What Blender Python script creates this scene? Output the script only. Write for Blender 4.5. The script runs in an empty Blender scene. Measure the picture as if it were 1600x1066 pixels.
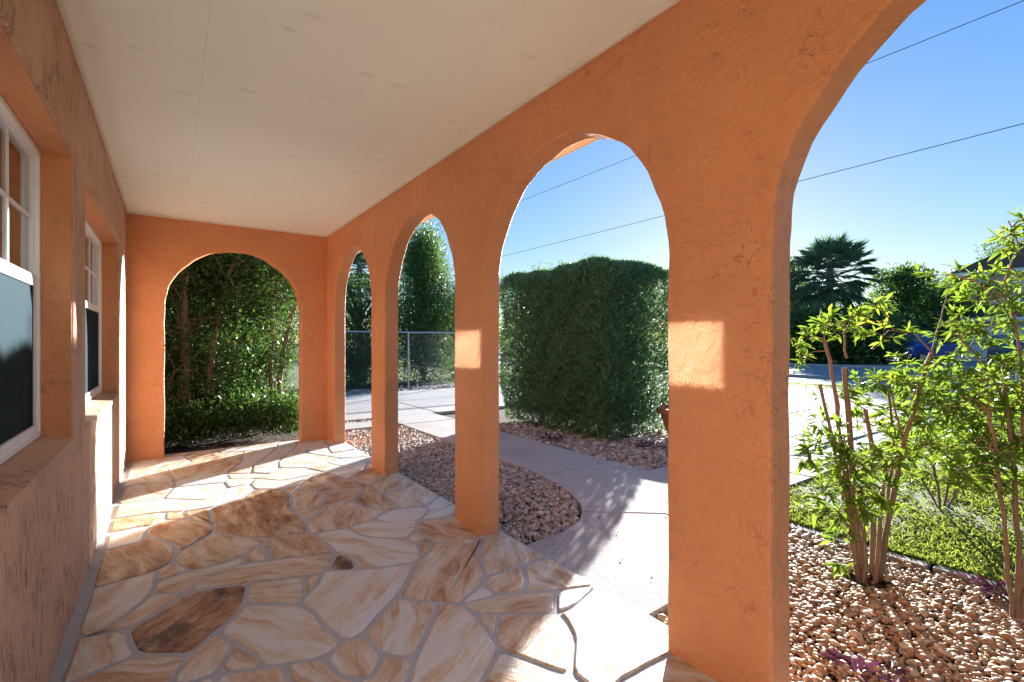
import bpy, math, random
import numpy as np
from mathutils import Vector, Matrix

random.seed(7)
RNG = np.random.default_rng(11)
SC = bpy.context.scene
COL = SC.collection
R = math.radians

# ------------------------------------------------------------------ camera, sky, sun, exposure
CAM_H, FPX, YAW = 1.21, 752.0, R(35.4)
CX, CY = 800.0, 535.0
cam_d = bpy.data.cameras.new('camera')
cam_d.sensor_width = 36.0
cam_d.lens = FPX / 1600 * 36
cam_d.shift_y = 2.0 / 1600
cam_d.clip_start, cam_d.clip_end = 0.02, 3000
cam = bpy.data.objects.new('camera', cam_d)
COL.objects.link(cam)
cam.location = (0, 0, CAM_H)
cam.rotation_euler = (R(90), 0, -YAW)
SC.camera = cam

SUN_AZ, SUN_EL = R(30.5), R(10.7)          # azimuth from +X towards +Y
SDIR = Vector((math.cos(SUN_EL) * math.cos(SUN_AZ), math.cos(SUN_EL) * math.sin(SUN_AZ), math.sin(SUN_EL)))
world = bpy.data.worlds.new('World')
SC.world = world
world.use_nodes = True
wn = world.node_tree
wn.nodes.clear()
sky = wn.nodes.new('ShaderNodeTexSky')
sky.sky_type = 'NISHITA'
sky.sun_disc = False
sky.sun_elevation = SUN_EL
sky.sun_rotation = math.atan2(SDIR.x, SDIR.y)
sky.air_density, sky.dust_density, sky.ozone_density = 1.0, 0.1, 3.0
bg = wn.nodes.new('ShaderNodeBackground')
bg.inputs['Strength'].default_value = 0.05
wo = wn.nodes.new('ShaderNodeOutputWorld')
gam = wn.nodes.new('ShaderNodeGamma')
gam.inputs['Gamma'].default_value = 0.42
wn.links.new(sky.outputs[0], gam.inputs[0])
hsv = wn.nodes.new('ShaderNodeHueSaturation')
hsv.inputs['Saturation'].default_value = 2.0
hsv.inputs['Value'].default_value = 0.83
hsv.inputs['Hue'].default_value = 0.52
wn.links.new(gam.outputs[0], hsv.inputs['Color'])
wn.links.new(hsv.outputs[0], bg.inputs[0])
wn.links.new(bg.outputs[0], wo.inputs[0])

sun_d = bpy.data.lights.new('sun', 'SUN')
sun_d.energy, sun_d.angle, sun_d.color = 2.0, R(0.5), (1.0, 0.985, 0.955)
sun = bpy.data.objects.new('sun', sun_d)
COL.objects.link(sun)
sun.rotation_euler = SDIR.to_track_quat('Z', 'Y').to_euler()

vs = SC.view_settings
vs.view_transform, vs.look, vs.exposure, vs.gamma, vs.use_curve_mapping = 'Standard', 'None', 3.7, 1.0, False
cy = SC.cycles
cy.use_denoising = True
cy.denoiser = 'OPENIMAGEDENOISE'
cy.max_bounces, cy.diffuse_bounces, cy.glossy_bounces, cy.transmission_bounces, cy.transparent_max_bounces = 10, 6, 4, 6, 12
cy.caustics_reflective = True
cy.use_guiding = True
cy.use_surface_guiding = True
cy.blur_glossy = 0.0
cy.sample_clamp_indirect = 8.0

# ------------------------------------------------------------------ geometry helpers
FW = np.array([math.sin(YAW), math.cos(YAW)])
RT = np.array([math.cos(YAW), -math.sin(YAW)])

def ray(px, py):
    u, v = (px - CX) / FPX, (CY - py) / FPX
    d = FW + u * RT
    return d[0], d[1], v

def at(px, py, t):
    """the place t metres ahead of the viewpoint seen at a photo pixel"""
    a, b, c = ray(px, py)
    return Vector((a * t, b * t, CAM_H + c * t))

def onz(px, py, z=0.0):
    a, b, c = ray(px, py)
    t = (z - CAM_H) / c
    return Vector((a * t, b * t, z))

def ony(px, py, y):
    a, b, c = ray(px, py)
    t = y / b
    return Vector((a * t, y, CAM_H + c * t))

def onx(px, py, x):
    a, b, c = ray(px, py)
    t = x / a
    return Vector((x, b * t, CAM_H + c * t))

def pix(x, y, z=0.0):
    d = x * FW[0] + y * FW[1]
    u = x * RT[0] + y * RT[1]
    return (CX + FPX * u / d, CY - FPX * (z - CAM_H) / d)

def link(o, parent=None):
    COL.objects.link(o)
    if parent:
        o.parent = parent
    return o

def tag(o, label=None, cat=None, group=None, kind=None):
    if label: o['label'] = label
    if cat: o['category'] = cat
    if group: o['group'] = group
    if kind: o['kind'] = kind
    return o

def empty(name, loc=(0, 0, 0), rz=0.0):
    o = bpy.data.objects.new(name, None)
    o.empty_display_size = 0.1
    o.location = loc
    o.rotation_euler = (0, 0, rz)
    return link(o)

def fast_mesh(name, V, F, mats, smooth=False):
    """V (n,3); F (m,k) integer array, all faces k-sided"""
    me = bpy.data.meshes.new(name)
    V = np.asarray(V, np.float32)
    F = np.asarray(F, np.int32)
    m, k = F.shape
    me.vertices.add(len(V)); me.vertices.foreach_set('co', V.ravel())
    me.loops.add(m * k); me.loops.foreach_set('vertex_index', F.ravel())
    me.polygons.add(m); me.polygons.foreach_set('loop_start', np.arange(0, m * k, k, dtype=np.int32))
    if smooth:
        me.polygons.foreach_set('use_smooth', np.ones(m, bool))
    me.update(calc_edges=True)
    for x in (mats if isinstance(mats, (list, tuple)) else [mats]):
        me.materials.append(x)
    return me

class MB:
    """collects polygons; build() links them as one mesh object"""
    def __init__(s): s.v, s.f = [], []
    def poly(s, pts):
        i = len(s.v); s.v += [tuple(p) for p in pts]; s.f.append(tuple(range(i, i + len(pts)))); return s
    def box(s, x0, x1, y0, y1, z0, z1, M=None):
        i = len(s.v)
        P = [Vector(p) for p in ((x0,y0,z0),(x1,y0,z0),(x1,y1,z0),(x0,y1,z0),(x0,y0,z1),(x1,y0,z1),(x1,y1,z1),(x0,y1,z1))]
        if M: P = [M @ p for p in P]
        s.v += [tuple(p) for p in P]
        s.f += [tuple(i + k for k in q) for q in ((0,3,2,1),(4,5,6,7),(0,1,5,4),(1,2,6,5),(2,3,7,6),(3,0,4,7))]
        return s
    def tube(s, pts, rad, n=6, cap=True):
        pts = [Vector(p) for p in pts]
        rad = [rad] * len(pts) if not isinstance(rad, (list, tuple)) else rad
        i0 = len(s.v); prev = None
        for k, p in enumerate(pts):
            d = (pts[min(k + 1, len(pts) - 1)] - pts[max(k - 1, 0)])
            d = d.normalized() if d.length > 1e-9 else Vector((0, 0, 1))
            if prev is None:
                a = d.orthogonal().normalized()
            else:
                a = (prev - d * prev.dot(d)); a = a.normalized() if a.length > 1e-6 else d.orthogonal().normalized()
            prev = a; b = d.cross(a)
            for q in range(n):
                th = 2 * math.pi * q / n
                s.v.append(tuple(p + (a * math.cos(th) + b * math.sin(th)) * rad[k]))
        for k in range(len(pts) - 1):
            for q in range(n):
                q2 = (q + 1) % n
                s.f.append((i0 + k*n + q, i0 + k*n + q2, i0 + (k+1)*n + q2, i0 + (k+1)*n + q))
        if cap:
            s.f.append(tuple(i0 + q for q in range(n))[::-1])
            s.f.append(tuple(i0 + (len(pts)-1)*n + q for q in range(n)))
        return s
    def lathe(s, prof, n=24, c=(0, 0, 0)):
        i0 = len(s.v)
        for r, z in prof:
            for q in range(n):
                th = 2 * math.pi * q / n
                s.v.append((c[0] + r * math.cos(th), c[1] + r * math.sin(th), c[2] + z))
        for k in range(len(prof) - 1):
            for q in range(n):
                q2 = (q + 1) % n
                s.f.append((i0 + k*n + q, i0 + k*n + q2, i0 + (k+1)*n + q2, i0 + (k+1)*n + q))
        return s
    def prism(s, prof, axis_from, axis_to, plane='xz'):
        """closed 2-D outline swept between two values of the missing axis"""
        n = len(prof); i0 = len(s.v)
        for w in (axis_from, axis_to):
            for a, b in prof:
                s.v.append((a, w, b) if plane == 'xz' else ((w, a, b) if plane == 'yz' else (a, b, w)))
        for k in range(n):
            k2 = (k + 1) % n
            s.f.append((i0 + k, i0 + k2, i0 + n + k2, i0 + n + k))
        s.f.append(tuple(i0 + k for k in range(n))[::-1]); s.f.append(tuple(i0 + n + k for k in range(n)))
        return s
    def build(s, name, m, parent=None, smooth=None, bevel=0.0, seg=2):
        me = bpy.data.meshes.new(name)
        me.from_pydata(s.v, [], s.f)
        me.materials.append(m)
        import bmesh
        bm = bmesh.new(); bm.from_mesh(me)
        bmesh.ops.recalc_face_normals(bm, faces=bm.faces)
        bm.to_mesh(me); bm.free()
        if smooth is not None:
            me.polygons.foreach_set('use_smooth', [True] * len(me.polygons))
            me.set_sharp_from_angle(angle=R(smooth))
        o = bpy.data.objects.new(name, me)
        link(o, parent)
        if bevel:
            b = o.modifiers.new('bevel', 'BEVEL'); b.width = bevel; b.segments = seg
            b.limit_method = 'ANGLE'; b.angle_limit = R(40)
        return o

def copy_tree(o, parent=None):
    c = o.copy(); COL.objects.link(c); c.parent = parent
    for ch in list(o.children):
        copy_tree(ch, c)
    return c

# ------------------------------------------------------------------ material helpers
class NT:
    def __init__(s, name):
        s.m = bpy.data.materials.new(name); s.m.use_nodes = True
        s.t = s.m.node_tree; s.t.nodes.clear()
        s.out = s.t.nodes.new('ShaderNodeOutputMaterial')
    def n(s, typ, **kw):
        nd = s.t.nodes.new('ShaderNode' + typ)
        for k, v in kw.items():
            if k in nd.inputs.keys(): s.set(nd, k, v)
            else: setattr(nd, k, v)
        return nd
    def set(s, nd, k, v):
        if isinstance(v, bpy.types.NodeSocket): s.t.links.new(v, nd.inputs[k])
        else: nd.inputs[k].default_value = v
    def link(s, a, b): s.t.links.new(a, b)
    def coord(s, kind='Object'): return s.n('TexCoord').outputs[kind]
    def mapping(s, vec, scale=(1,1,1), rot=(0,0,0), loc=(0,0,0)):
        nd = s.n('Mapping'); s.link(vec, nd.inputs['Vector'])
        s.set(nd, 'Scale', scale); s.set(nd, 'Rotation', rot); s.set(nd, 'Location', loc)
        return nd.outputs[0]
    def noise(s, vec, scale=5.0, detail=4.0, rough=0.55, dist=0.0):
        nd = s.n('TexNoise'); s.link(vec, nd.inputs['Vector'])
        nd.inputs['Scale'].default_value = scale; nd.inputs['Detail'].default_value = detail
        nd.inputs['Roughness'].default_value = rough; nd.inputs['Distortion'].default_value = dist
        return nd.outputs[0]
    def math(s, op, a, b=0.0, c=None, clamp=False):
        nd = s.n('Math', operation=op); nd.use_clamp = clamp
        for i, v in enumerate((a, b) if c is None else (a, b, c)):
            if isinstance(v, bpy.types.NodeSocket): s.link(v, nd.inputs[i])
            else: nd.inputs[i].default_value = v
        return nd.outputs[0]
    def ramp(s, fac, stops, interp='LINEAR'):
        nd = s.n('ValToRGB'); s.link(fac, nd.inputs[0]); cr = nd.color_ramp; cr.interpolation = interp
        while len(cr.elements) < len(stops): cr.elements.new(0.5)
        for e, (p, c) in zip(cr.elements, stops):
            e.position = p; e.color = (c[0], c[1], c[2], 1) if not isinstance(c, (int, float)) else (c, c, c, 1)
        return nd.outputs[0]
    def mix(s, fac, a, b, blend='MIX'):
        nd = s.n('Mix', data_type='RGBA', blend_type=blend)
        for i, v in ((0, fac), (6, a), (7, b)):
            if isinstance(v, bpy.types.NodeSocket): s.link(v, nd.inputs[i])
            elif i == 0: nd.inputs[0].default_value = v
            else: nd.inputs[i].default_value = (v[0], v[1], v[2], 1)
        return nd.outputs[2]
    def maprange(s, v, a, b, c=0.0, d=1.0):
        nd = s.n('MapRange'); s.link(v, nd.inputs[0])
        for i, x in enumerate((a, b, c, d)): nd.inputs[i + 1].default_value = x
        return nd.outputs[0]
    def bump(s, h, strength=0.5, dist=0.01, normal=None):
        nd = s.n('Bump'); s.link(h, nd.inputs['Height'])
        nd.inputs['Strength'].default_value = strength; nd.inputs['Distance'].default_value = dist
        if normal is not None: s.link(normal, nd.inputs['Normal'])
        return nd.outputs[0]
    def principled(s, color, rough=0.6, normal=None, metallic=0.0, spec=0.5, **kw):
        nd = s.n('BsdfPrincipled')
        s.set(nd, 'Base Color', color if isinstance(color, bpy.types.NodeSocket) else (color[0], color[1], color[2], 1))
        s.set(nd, 'Roughness', rough); s.set(nd, 'Metallic', metallic); s.set(nd, 'Specular IOR Level', spec)
        if normal is not None: s.link(normal, nd.inputs['Normal'])
        for k, v in kw.items(): s.set(nd, k, v)
        return nd.outputs[0]
    def done(s, sh):
        s.link(sh, s.out.inputs['Surface']); return s.m

def plain(name, c, rough=0.6, metallic=0.0, vary=0.12, scale=6.0, bump=0.0, spec=0.5):
    t = NT(name); co = t.coord()
    n = t.noise(co, scale, 5)
    col = t.mix(n, [x * (1 - vary) for x in c], [min(1, x * (1 + vary)) for x in c])
    nm = t.bump(t.noise(co, scale * 8, 3), 0.4, bump) if bump else None
    return t.done(t.principled(col, rough, nm, metallic, spec))

M = {}

def stucco(name, base, groove='sparse'):
    t = NT(name); co = t.coord('Object')
    big = t.noise(co, 1.3, 5, 0.6)
    fine = t.noise(co, 60, 4, 0.6)
    col = t.mix(t.maprange(big, 0.3, 0.7), [c * 0.9 for c in base], [c * 1.08 for c in base])
    spk = t.maprange(t.noise(co, 34, 6, 0.75), 0.3, 0.7)
    col = t.mix(t.math('MULTIPLY', spk, 0.16), col, [base[0]*0.72, base[1]*0.70, base[2]*0.72])
    fade = t.maprange(t.noise(t.mapping(co, scale=(1, 1, 0.35)), 2.6, 5, 0.7, 0.4), 0.5, 0.72)
    col = t.mix(t.math('MULTIPLY', fade, 0.16), col, [min(1, base[0]*1.06), base[1]*1.2, base[2]*1.4])
    und = t.math('ADD', t.noise(co, 5, 3, 0.5), t.math('MULTIPLY', t.noise(co, 19, 4, 0.6, 0.8), 0.8))
    if groove == 'sparse':
        # smooth trowelled skin with scattered curved skips
        w = t.noise(co, 13, 3, 0.55, 1.2)
        ridge = t.math('ABSOLUTE', t.math('SUBTRACT', w, 0.5))
        line = t.maprange(ridge, 0.0, 0.016, 1.0, 0.0)
        mask = t.maprange(t.noise(co, 4.3, 3), 0.48, 0.66)
        mask2 = t.maprange(t.noise(t.mapping(co, loc=(3, 7, 1)), 24, 2), 0.42, 0.55)
        g = t.math('MULTIPLY', t.math('MULTIPLY', line, mask), mask2)
        h = t.math('SUBTRACT', t.math('ADD', t.math('MULTIPLY', und, 1.3), t.math('MULTIPLY', fine, 0.16)), t.math('MULTIPLY', g, 0.3))
        nm = t.bump(h, 1.0, 0.014)
        col = t.mix(t.math('MULTIPLY', g, 0.07), col, [c * 0.5 for c in base])
        rough = 0.55
    else:
        # dragged coat: long vertical torn grooves
        st = t.mapping(co, scale=(34, 34, 11))
        w = t.noise(st, 1.0, 4, 0.6, 0.9)
        line = t.maprange(w, 0.44, 0.36)
        st2 = t.mapping(co, scale=(60, 60, 13))
        line2 = t.maprange(t.noise(st2, 1.0, 3, 0.6, 0.6), 0.43, 0.36)
        mask = t.maprange(t.noise(co, 4.6, 4), 0.43, 0.60)
        g = t.math('MULTIPLY', t.math('MAXIMUM', line, t.math('MULTIPLY', line2, 0.8)), mask)
        h = t.math('SUBTRACT', t.math('ADD', t.math('MULTIPLY', und, 0.8), t.math('MULTIPLY', fine, 0.08)), t.math('MULTIPLY', g, 0.8))
        nm = t.bump(h, 1.0, 0.016)
        col = t.mix(t.math('MULTIPLY', g, 0.45), col, [c * 0.4 for c in base])  # shadow inside the grooves painted into the colour, on top of the bump
        rough = 0.75
    return t.done(t.principled(col, rough, nm, spec=0.45))

M['stucco'] = stucco('orange_stucco', (0.66, 0.275, 0.115))
M['stucco_rough'] = stucco('dragged_stucco', (0.55, 0.34, 0.225), 'drag')

def m_ceiling():
    t = NT('cream_ceiling'); co = t.coord()
    n = t.noise(co, 1.1, 4)
    col = t.mix(n, (0.82, 0.85, 0.76), (0.87, 0.90, 0.81))
    # rusty nail pops in rows, each an uneven little smear
    v = t.n('TexVoronoi', feature='F1', voronoi_dimensions='2D'); v.inputs['Scale'].default_value = 1.0; v.inputs['Randomness'].default_value = 0.9
    t.link(t.mapping(co, scale=(2.2, 4.6, 1)), v.inputs['Vector'])
    d = t.math('ADD', v.outputs['Distance'], t.math('MULTIPLY', t.noise(co, 26, 4, 0.7), 0.16))
    spot = t.maprange(d, 0.10, 0.20, 1.0, 0.0)
    sm = t.math('MULTIPLY', spot, t.maprange(t.noise(co, 3.4, 3), 0.42, 0.66))
    col = t.mix(t.math('MULTIPLY', sm, 0.28), col, (0.40, 0.34, 0.26))
    return t.done(t.principled(col, 0.7, t.bump(t.noise(t.mapping(co, scale=(60, 4, 1)), 1.0, 3), 0.25, 0.003)))
M['ceiling'] = m_ceiling()
M['trim'] = plain('cream_trim', (0.74, 0.70, 0.62), 0.5)
M['soffit'] = plain('tan_soffit', (0.55, 0.42, 0.28), 0.6, vary=0.2)
M['roof_shingle'] = plain('roof_shingle', (0.16, 0.12, 0.10), 0.9, vary=0.3, scale=14, bump=0.01)
M['mortar'] = plain('grey_mortar', (0.40, 0.425, 0.45), 0.9, vary=0.18, scale=14, bump=0.004)

def m_flag():
    t = NT('sandstone_flag')
    info = t.n('ObjectInfo')
    sep = t.n('SeparateColor'); t.link(info.outputs['Color'], sep.inputs[0])
    tone, ang, sd = sep.outputs[0], sep.outputs[1], info.outputs['Random']
    co = t.coord('Object')
    vr = t.n('VectorRotate', rotation_type='Z_AXIS'); t.link(co, vr.inputs['Vector'])
    t.link(t.math('MULTIPLY', ang, 6.283), vr.inputs['Angle'])
    off = t.n('CombineXYZ'); t.link(t.math('MULTIPLY', sd, 37.0), off.inputs[0]); t.link(t.math('MULTIPLY', sd, 91.0), off.inputs[1])
    ad = t.n('VectorMath', operation='ADD'); t.link(vr.outputs[0], ad.inputs[0]); t.link(off.outputs[0], ad.inputs[1])
    p = ad.outputs[0]
    # slow warp so the bands sweep and curl
    wn_ = t.n('TexNoise'); t.link(p, wn_.inputs['Vector']); wn_.inputs['Scale'].default_value = 2.1; wn_.inputs['Detail'].default_value = 2.5
    ws = t.n('VectorMath', operation='SCALE'); t.link(wn_.outputs['Color'], ws.inputs[0]); ws.inputs['Scale'].default_value = 0.24
    wa = t.n('VectorMath', operation='ADD'); t.link(p, wa.inputs[0]); t.link(ws.outputs[0], wa.inputs[1])
    q = wa.outputs[0]
    band = t.noise(t.mapping(q, scale=(2.6, 10.5, 1.0)), 1.0, 8, 0.68, 0.4)
    fine = t.noise(t.mapping(q, scale=(4.0, 75.0, 1.0)), 1.0, 5, 0.65, 0.3)
    b = t.math('ADD', t.math('MULTIPLY', t.maprange(band, 0.2, 0.8, 0.11, 0.89), 0.82), t.math('MULTIPLY', fine, 0.26))
    b = t.math('ADD', b, t.math('MULTIPLY', t.math('SUBTRACT', tone, 0.58), 0.44))
    col = t.ramp(b, [(0.20, (0.64, 0.655, 0.65)), (0.36, (0.63, 0.625, 0.59)), (0.45, (0.60, 0.52, 0.40)), (0.52, (0.54, 0.41, 0.27)),
                     (0.60, (0.44, 0.28, 0.155)), (0.69, (0.31, 0.165, 0.085)), (0.77, (0.17, 0.085, 0.045)), (0.88, (0.05, 0.035, 0.03))])
    # fine rust flecks and a cool bleached bloom
    fl = t.maprange(t.noise(p, 70, 4, 0.75), 0.56, 0.70)
    col = t.mix(t.math('MULTIPLY', fl, 0.38), col, (0.22, 0.12, 0.07))
    bl = t.maprange(t.noise(p, 3.2, 3), 0.52, 0.72)
    col = t.mix(t.math('MULTIPLY', bl, 0.45), col, (0.62, 0.60, 0.57))
    bk = t.math('MULTIPLY', t.maprange(t.noise(t.mapping(p, loc=(1.3, 0.4, 0)), 4.2, 5, 0.65, 0.4), 0.50, 0.60), t.maprange(tone, 0.80, 0.88))
    col = t.mix(t.math('MULTIPLY', bk, 0.85), col, (0.045, 0.035, 0.03))
    wh = t.math('MULTIPLY', t.maprange(t.noise(t.mapping(p, loc=(5.1, 2.7, 0)), 6.0, 5, 0.7, 0.4), 0.58, 0.66), t.maprange(tone, 0.80, 0.88))
    col = t.mix(t.math('MULTIPLY', wh, 0.7), col, (0.55, 0.50, 0.43))
    h = t.math('ADD', t.math('MULTIPLY', t.noise(p, 5, 5, 0.6), 1.0), t.math('MULTIPLY', fine, 0.5))
    rough = t.maprange(t.noise(p, 8, 3), 0.3, 0.7, 0.42, 0.72)
    return t.done(t.principled(col, rough, t.bump(t.math('ADD', h, t.math('MULTIPLY', t.noise(p, 90, 4, 0.7), 0.25)), 0.8, 0.010), spec=0.45))
M['flag'] = m_flag()

def m_concrete(name, a, b):
    t = NT(name); co = t.coord()
    n = t.noise(co, 1.5, 6, 0.6); f = t.noise(co, 45, 5, 0.7)
    col = t.mix(n, a, b)
    col = t.mix(t.maprange(f, 0.45, 0.7), col, [x * 0.86 for x in a])
    sp = t.maprange(t.noise(co, 150, 2, 0.6), 0.66, 0.72)
    col = t.mix(t.math('MULTIPLY', sp, 0.5), col, (0.2, 0.18, 0.16))
    st = t.maprange(t.noise(t.mapping(co, loc=(4, 2, 0)), 0.8, 6, 0.7, 0.5), 0.50, 0.72)
    col = t.mix(t.math('MULTIPLY', st, 0.35), col, [x * 0.55 for x in a])
    return t.done(t.principled(col, 0.85, t.bump(f, 0.6, 0.005), spec=0.3))
M['concrete'] = m_concrete('walk_concrete', (0.36, 0.335, 0.32), (0.45, 0.425, 0.41))
M['paver'] = m_concrete('paver_concrete', (0.22, 0.205, 0.20), (0.30, 0.285, 0.28))
M['asphalt'] = m_concrete('street_asphalt', (0.21, 0.215, 0.23), (0.27, 0.275, 0.29))
M['wood_edge'] = plain('weathered_edging', (0.20, 0.175, 0.155), 0.85, vary=0.3, scale=20, bump=0.004)
M['earth'] = plain('dark_mulch_earth', (0.045, 0.032, 0.024), 0.95, vary=0.5, scale=25, bump=0.02)

def m_island(name, stops, rough=0.65, bump=None, spec=0.25, wet=None):
    t = NT(name); g = t.n('NewGeometry')
    col = t.ramp(g.outputs['Random Per Island'], stops)
    co = t.coord('Object')
    col = t.mix(t.maprange(t.noise(co, 55, 4), 0.3, 0.75), col, t.mix(0.45, col, (0.25, 0.17, 0.12)))
    return t.done(t.principled(col, rough, t.bump(t.noise(co, 90, 3), 0.3, 0.002), spec=spec))
M['pebble'] = m_island('river_pebble', [(0.0, (0.40, 0.30, 0.176)), (0.14, (0.33, 0.18, 0.072)), (0.28, (0.46, 0.38, 0.240)), (0.40, (0.25, 0.12, 0.044)), (0.50, (0.38, 0.23, 0.096)),
     (0.60, (0.14, 0.11, 0.072)), (0.70, (0.50, 0.44, 0.296)), (0.80, (0.34, 0.17, 0.056)), (0.90, (0.28, 0.21, 0.128)), (1.0, (0.12, 0.085, 0.052))], 0.6)
M['pebble_grey'] = m_island('mixed_pebble', [(0.0, (0.552, 0.488, 0.423)), (0.2, (0.331, 0.248, 0.193)), (0.36, (0.662, 0.626, 0.580)), (0.48, (0.221, 0.184, 0.166)),
     (0.6, (0.460, 0.350, 0.258)), (0.72, (0.120, 0.101, 0.092)), (0.84, (0.607, 0.552, 0.497)), (1.0, (0.276, 0.202, 0.156))], 0.6)

def m_leaf(name, stops, trans=0.4, rough=0.4, tcol=(0.30, 0.42, 0.03), spec=0.4):
    t = NT(name); g = t.n('NewGeometry'); co = t.coord('Object')
    r = t.math('ADD', t.math('MULTIPLY', g.outputs['Random Per Island'], 0.65), t.math('MULTIPLY', t.maprange(t.noise(co, 2.6, 4), 0.25, 0.75), 0.35))
    col = t.ramp(r, stops)
    a = t.principled(col, rough, spec=spec)
    tr = t.n('BsdfTranslucent'); t.link(t.mix(0.5, col, tcol), tr.inputs['Color'])
    mx = t.n('MixShader'); mx.inputs[0].default_value = trans
    t.link(a, mx.inputs[1]); t.link(tr.outputs[0], mx.inputs[2])
    return t.done(mx.outputs[0])
M['leaf_hedge'] = m_leaf('hedge_leaf', [(0.05, (0.05, 0.12, 0.055)), (0.4, (0.10, 0.21, 0.12)), (0.72, (0.15, 0.28, 0.15)), (0.9, (0.22, 0.27, 0.10)), (1.0, (0.27, 0.18, 0.09))], 0.40, 0.34, (0.24, 0.38, 0.10))
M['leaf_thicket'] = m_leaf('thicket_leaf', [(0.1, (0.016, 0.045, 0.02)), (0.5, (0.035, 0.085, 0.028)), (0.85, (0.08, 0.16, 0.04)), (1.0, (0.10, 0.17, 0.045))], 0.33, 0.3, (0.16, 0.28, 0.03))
M['leaf_tree'] = m_leaf('tree_leaf', [(0.1, (0.03, 0.08, 0.03)), (0.5, (0.065, 0.14, 0.045)), (0.85, (0.11, 0.20, 0.06)), (1.0, (0.16, 0.23, 0.07))], 0.38, 0.4, (0.2, 0.32, 0.03))
M['leaf_nandina'] = m_leaf('shrub_leaf', [(0.05, (0.035, 0.10, 0.02)), (0.40, (0.075, 0.17, 0.03)), (0.75, (0.13, 0.23, 0.035)), (0.88, (0.30, 0.32, 0.05)), (0.95, (0.42, 0.33, 0.05)), (1.0, (0.34, 0.13, 0.04))], 0.5, 0.5, (0.36, 0.48, 0.03), 0.15)
M['leaf_palm'] = m_leaf('palm_leaf', [(0.1, (0.08, 0.17, 0.12)), (0.6, (0.13, 0.23, 0.16)), (1.0, (0.19, 0.27, 0.15))], 0.35, 0.4, (0.1, 0.2, 0.05))
M['leaf_purple'] = m_leaf('purple_leaf', [(0.0, (0.06, 0.018, 0.05)), (0.6, (0.10, 0.03, 0.07)), (1.0, (0.15, 0.06, 0.08))], 0.2, 0.5, (0.2, 0.04, 0.1))
M['grass'] = m_leaf('grass_blade', [(0.0, (0.07, 0.12, 0.025)), (0.5, (0.13, 0.19, 0.04)), (0.8, (0.20, 0.24, 0.06)), (1.0, (0.34, 0.29, 0.13))], 0.45, 0.5, (0.4, 0.45, 0.05))
M['litter'] = m_leaf('dry_leaf', [(0.0, (0.18, 0.09, 0.04)), (0.5, (0.30, 0.17, 0.08)), (1.0, (0.12, 0.06, 0.03))], 0.2, 0.7, (0.3, 0.15, 0.05))

def m_bark(name, a, b):
    t = NT(name); co = t.coord()
    n = t.noise(t.mapping(co, scale=(1, 1, 0.25)), 30, 5, 0.65)
    return t.done(t.principled(t.mix(n, a, b), 0.85, t.bump(n, 0.8, 0.01)))
M['bark'] = m_bark('tree_bark', (0.10, 0.07, 0.05), (0.26, 0.19, 0.14))
M['stem'] = m_bark('shrub_stem', (0.10, 0.06, 0.04), (0.27, 0.18, 0.11))
M['palm_bark'] = m_bark('palm_bark', (0.11, 0.085, 0.065), (0.25, 0.20, 0.16))

M['white_frame'] = plain('white_aluminium', (0.84, 0.86, 0.88), 0.3, vary=0.03)
M['galv'] = plain('galvanised_steel', (0.45, 0.47, 0.48), 0.4, 0.8, vary=0.1)
M['rubber'] = plain('black_rubber', (0.02, 0.02, 0.02), 0.8)
M['dark'] = plain('dark_interior', (0.06, 0.055, 0.05), 0.9)
M['cable'] = plain('power_cable', (0.07, 0.07, 0.08), 0.6)

def m_glass(name, tint, refl, rough):
    t = NT(name)
    gl = t.n('BsdfGlossy'); gl.inputs['Roughness'].default_value = rough; gl.inputs['Color'].default_value = (0.95, 0.97, 1, 1)
    tr = t.n('BsdfTransparent'); tr.inputs['Color'].default_value = (*tint, 1)
    fr = t.n('Fresnel'); fr.inputs['IOR'].default_value = 1.5
    f = t.math('ADD', t.math('MULTIPLY', fr.outputs[0], 1.0), refl, clamp=True)
    mx = t.n('MixShader'); t.link(f, mx.inputs[0]); t.link(tr.outputs[0], mx.inputs[1]); t.link(gl.outputs[0], mx.inputs[2])
    return t.done(mx.outputs[0])
M['glass'] = m_glass('window_glass', (0.75, 0.78, 0.78), 0.20, 0.03)
def m_screen():
    t = NT('insect_screen'); 
    df = t.n('BsdfDiffuse'); df.inputs['Color'].default_value = (0.011, 0.024, 0.032, 1)
    gs = t.n('BsdfGlossy'); gs.inputs['Roughness'].default_value = 0.42; gs.inputs['Color'].default_value = (0.8, 0.95, 1, 1)
    m0 = t.n('MixShader'); m0.inputs[0].default_value = 0.04; t.link(df.outputs[0], m0.inputs[1]); t.link(gs.outputs[0], m0.inputs[2]); a = m0.outputs[0]
    tr = t.n('BsdfTransparent'); mx = t.n('MixShader'); mx.inputs[0].default_value = 0.18
    t.link(a, mx.inputs[1]); t.link(tr.outputs[0], mx.inputs[2])
    return t.done(mx.outputs[0])
M['screen'] = m_screen()
M['car_blue'] = plain('blue_car_paint', (0.02, 0.07, 0.36), 0.2, 0.2, vary=0.03)
M['car_grey'] = plain('grey_car_paint', (0.10, 0.13, 0.16), 0.25, 0.3, vary=0.03)
M['car_glass'] = plain('car_glass', (0.10, 0.16, 0.20), 0.05, 0.0, vary=0.02, spec=0.8)
M['chrome'] = plain('chrome', (0.7, 0.7, 0.7), 0.15, 1.0, vary=0.02)
M['lamp_red'] = plain('red_lamp_lens', (0.5, 0.02, 0.02), 0.2)
M['lamp_clear'] = plain('clear_lamp_lens', (0.75, 0.78, 0.8), 0.15)
M['house_wall'] = plain('pale_siding', (0.52, 0.55, 0.56), 0.7, vary=0.08)
M['house_roof'] = plain('brown_shingle', (0.13, 0.09, 0.08), 0.9, vary=0.25, scale=12, bump=0.01)
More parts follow.
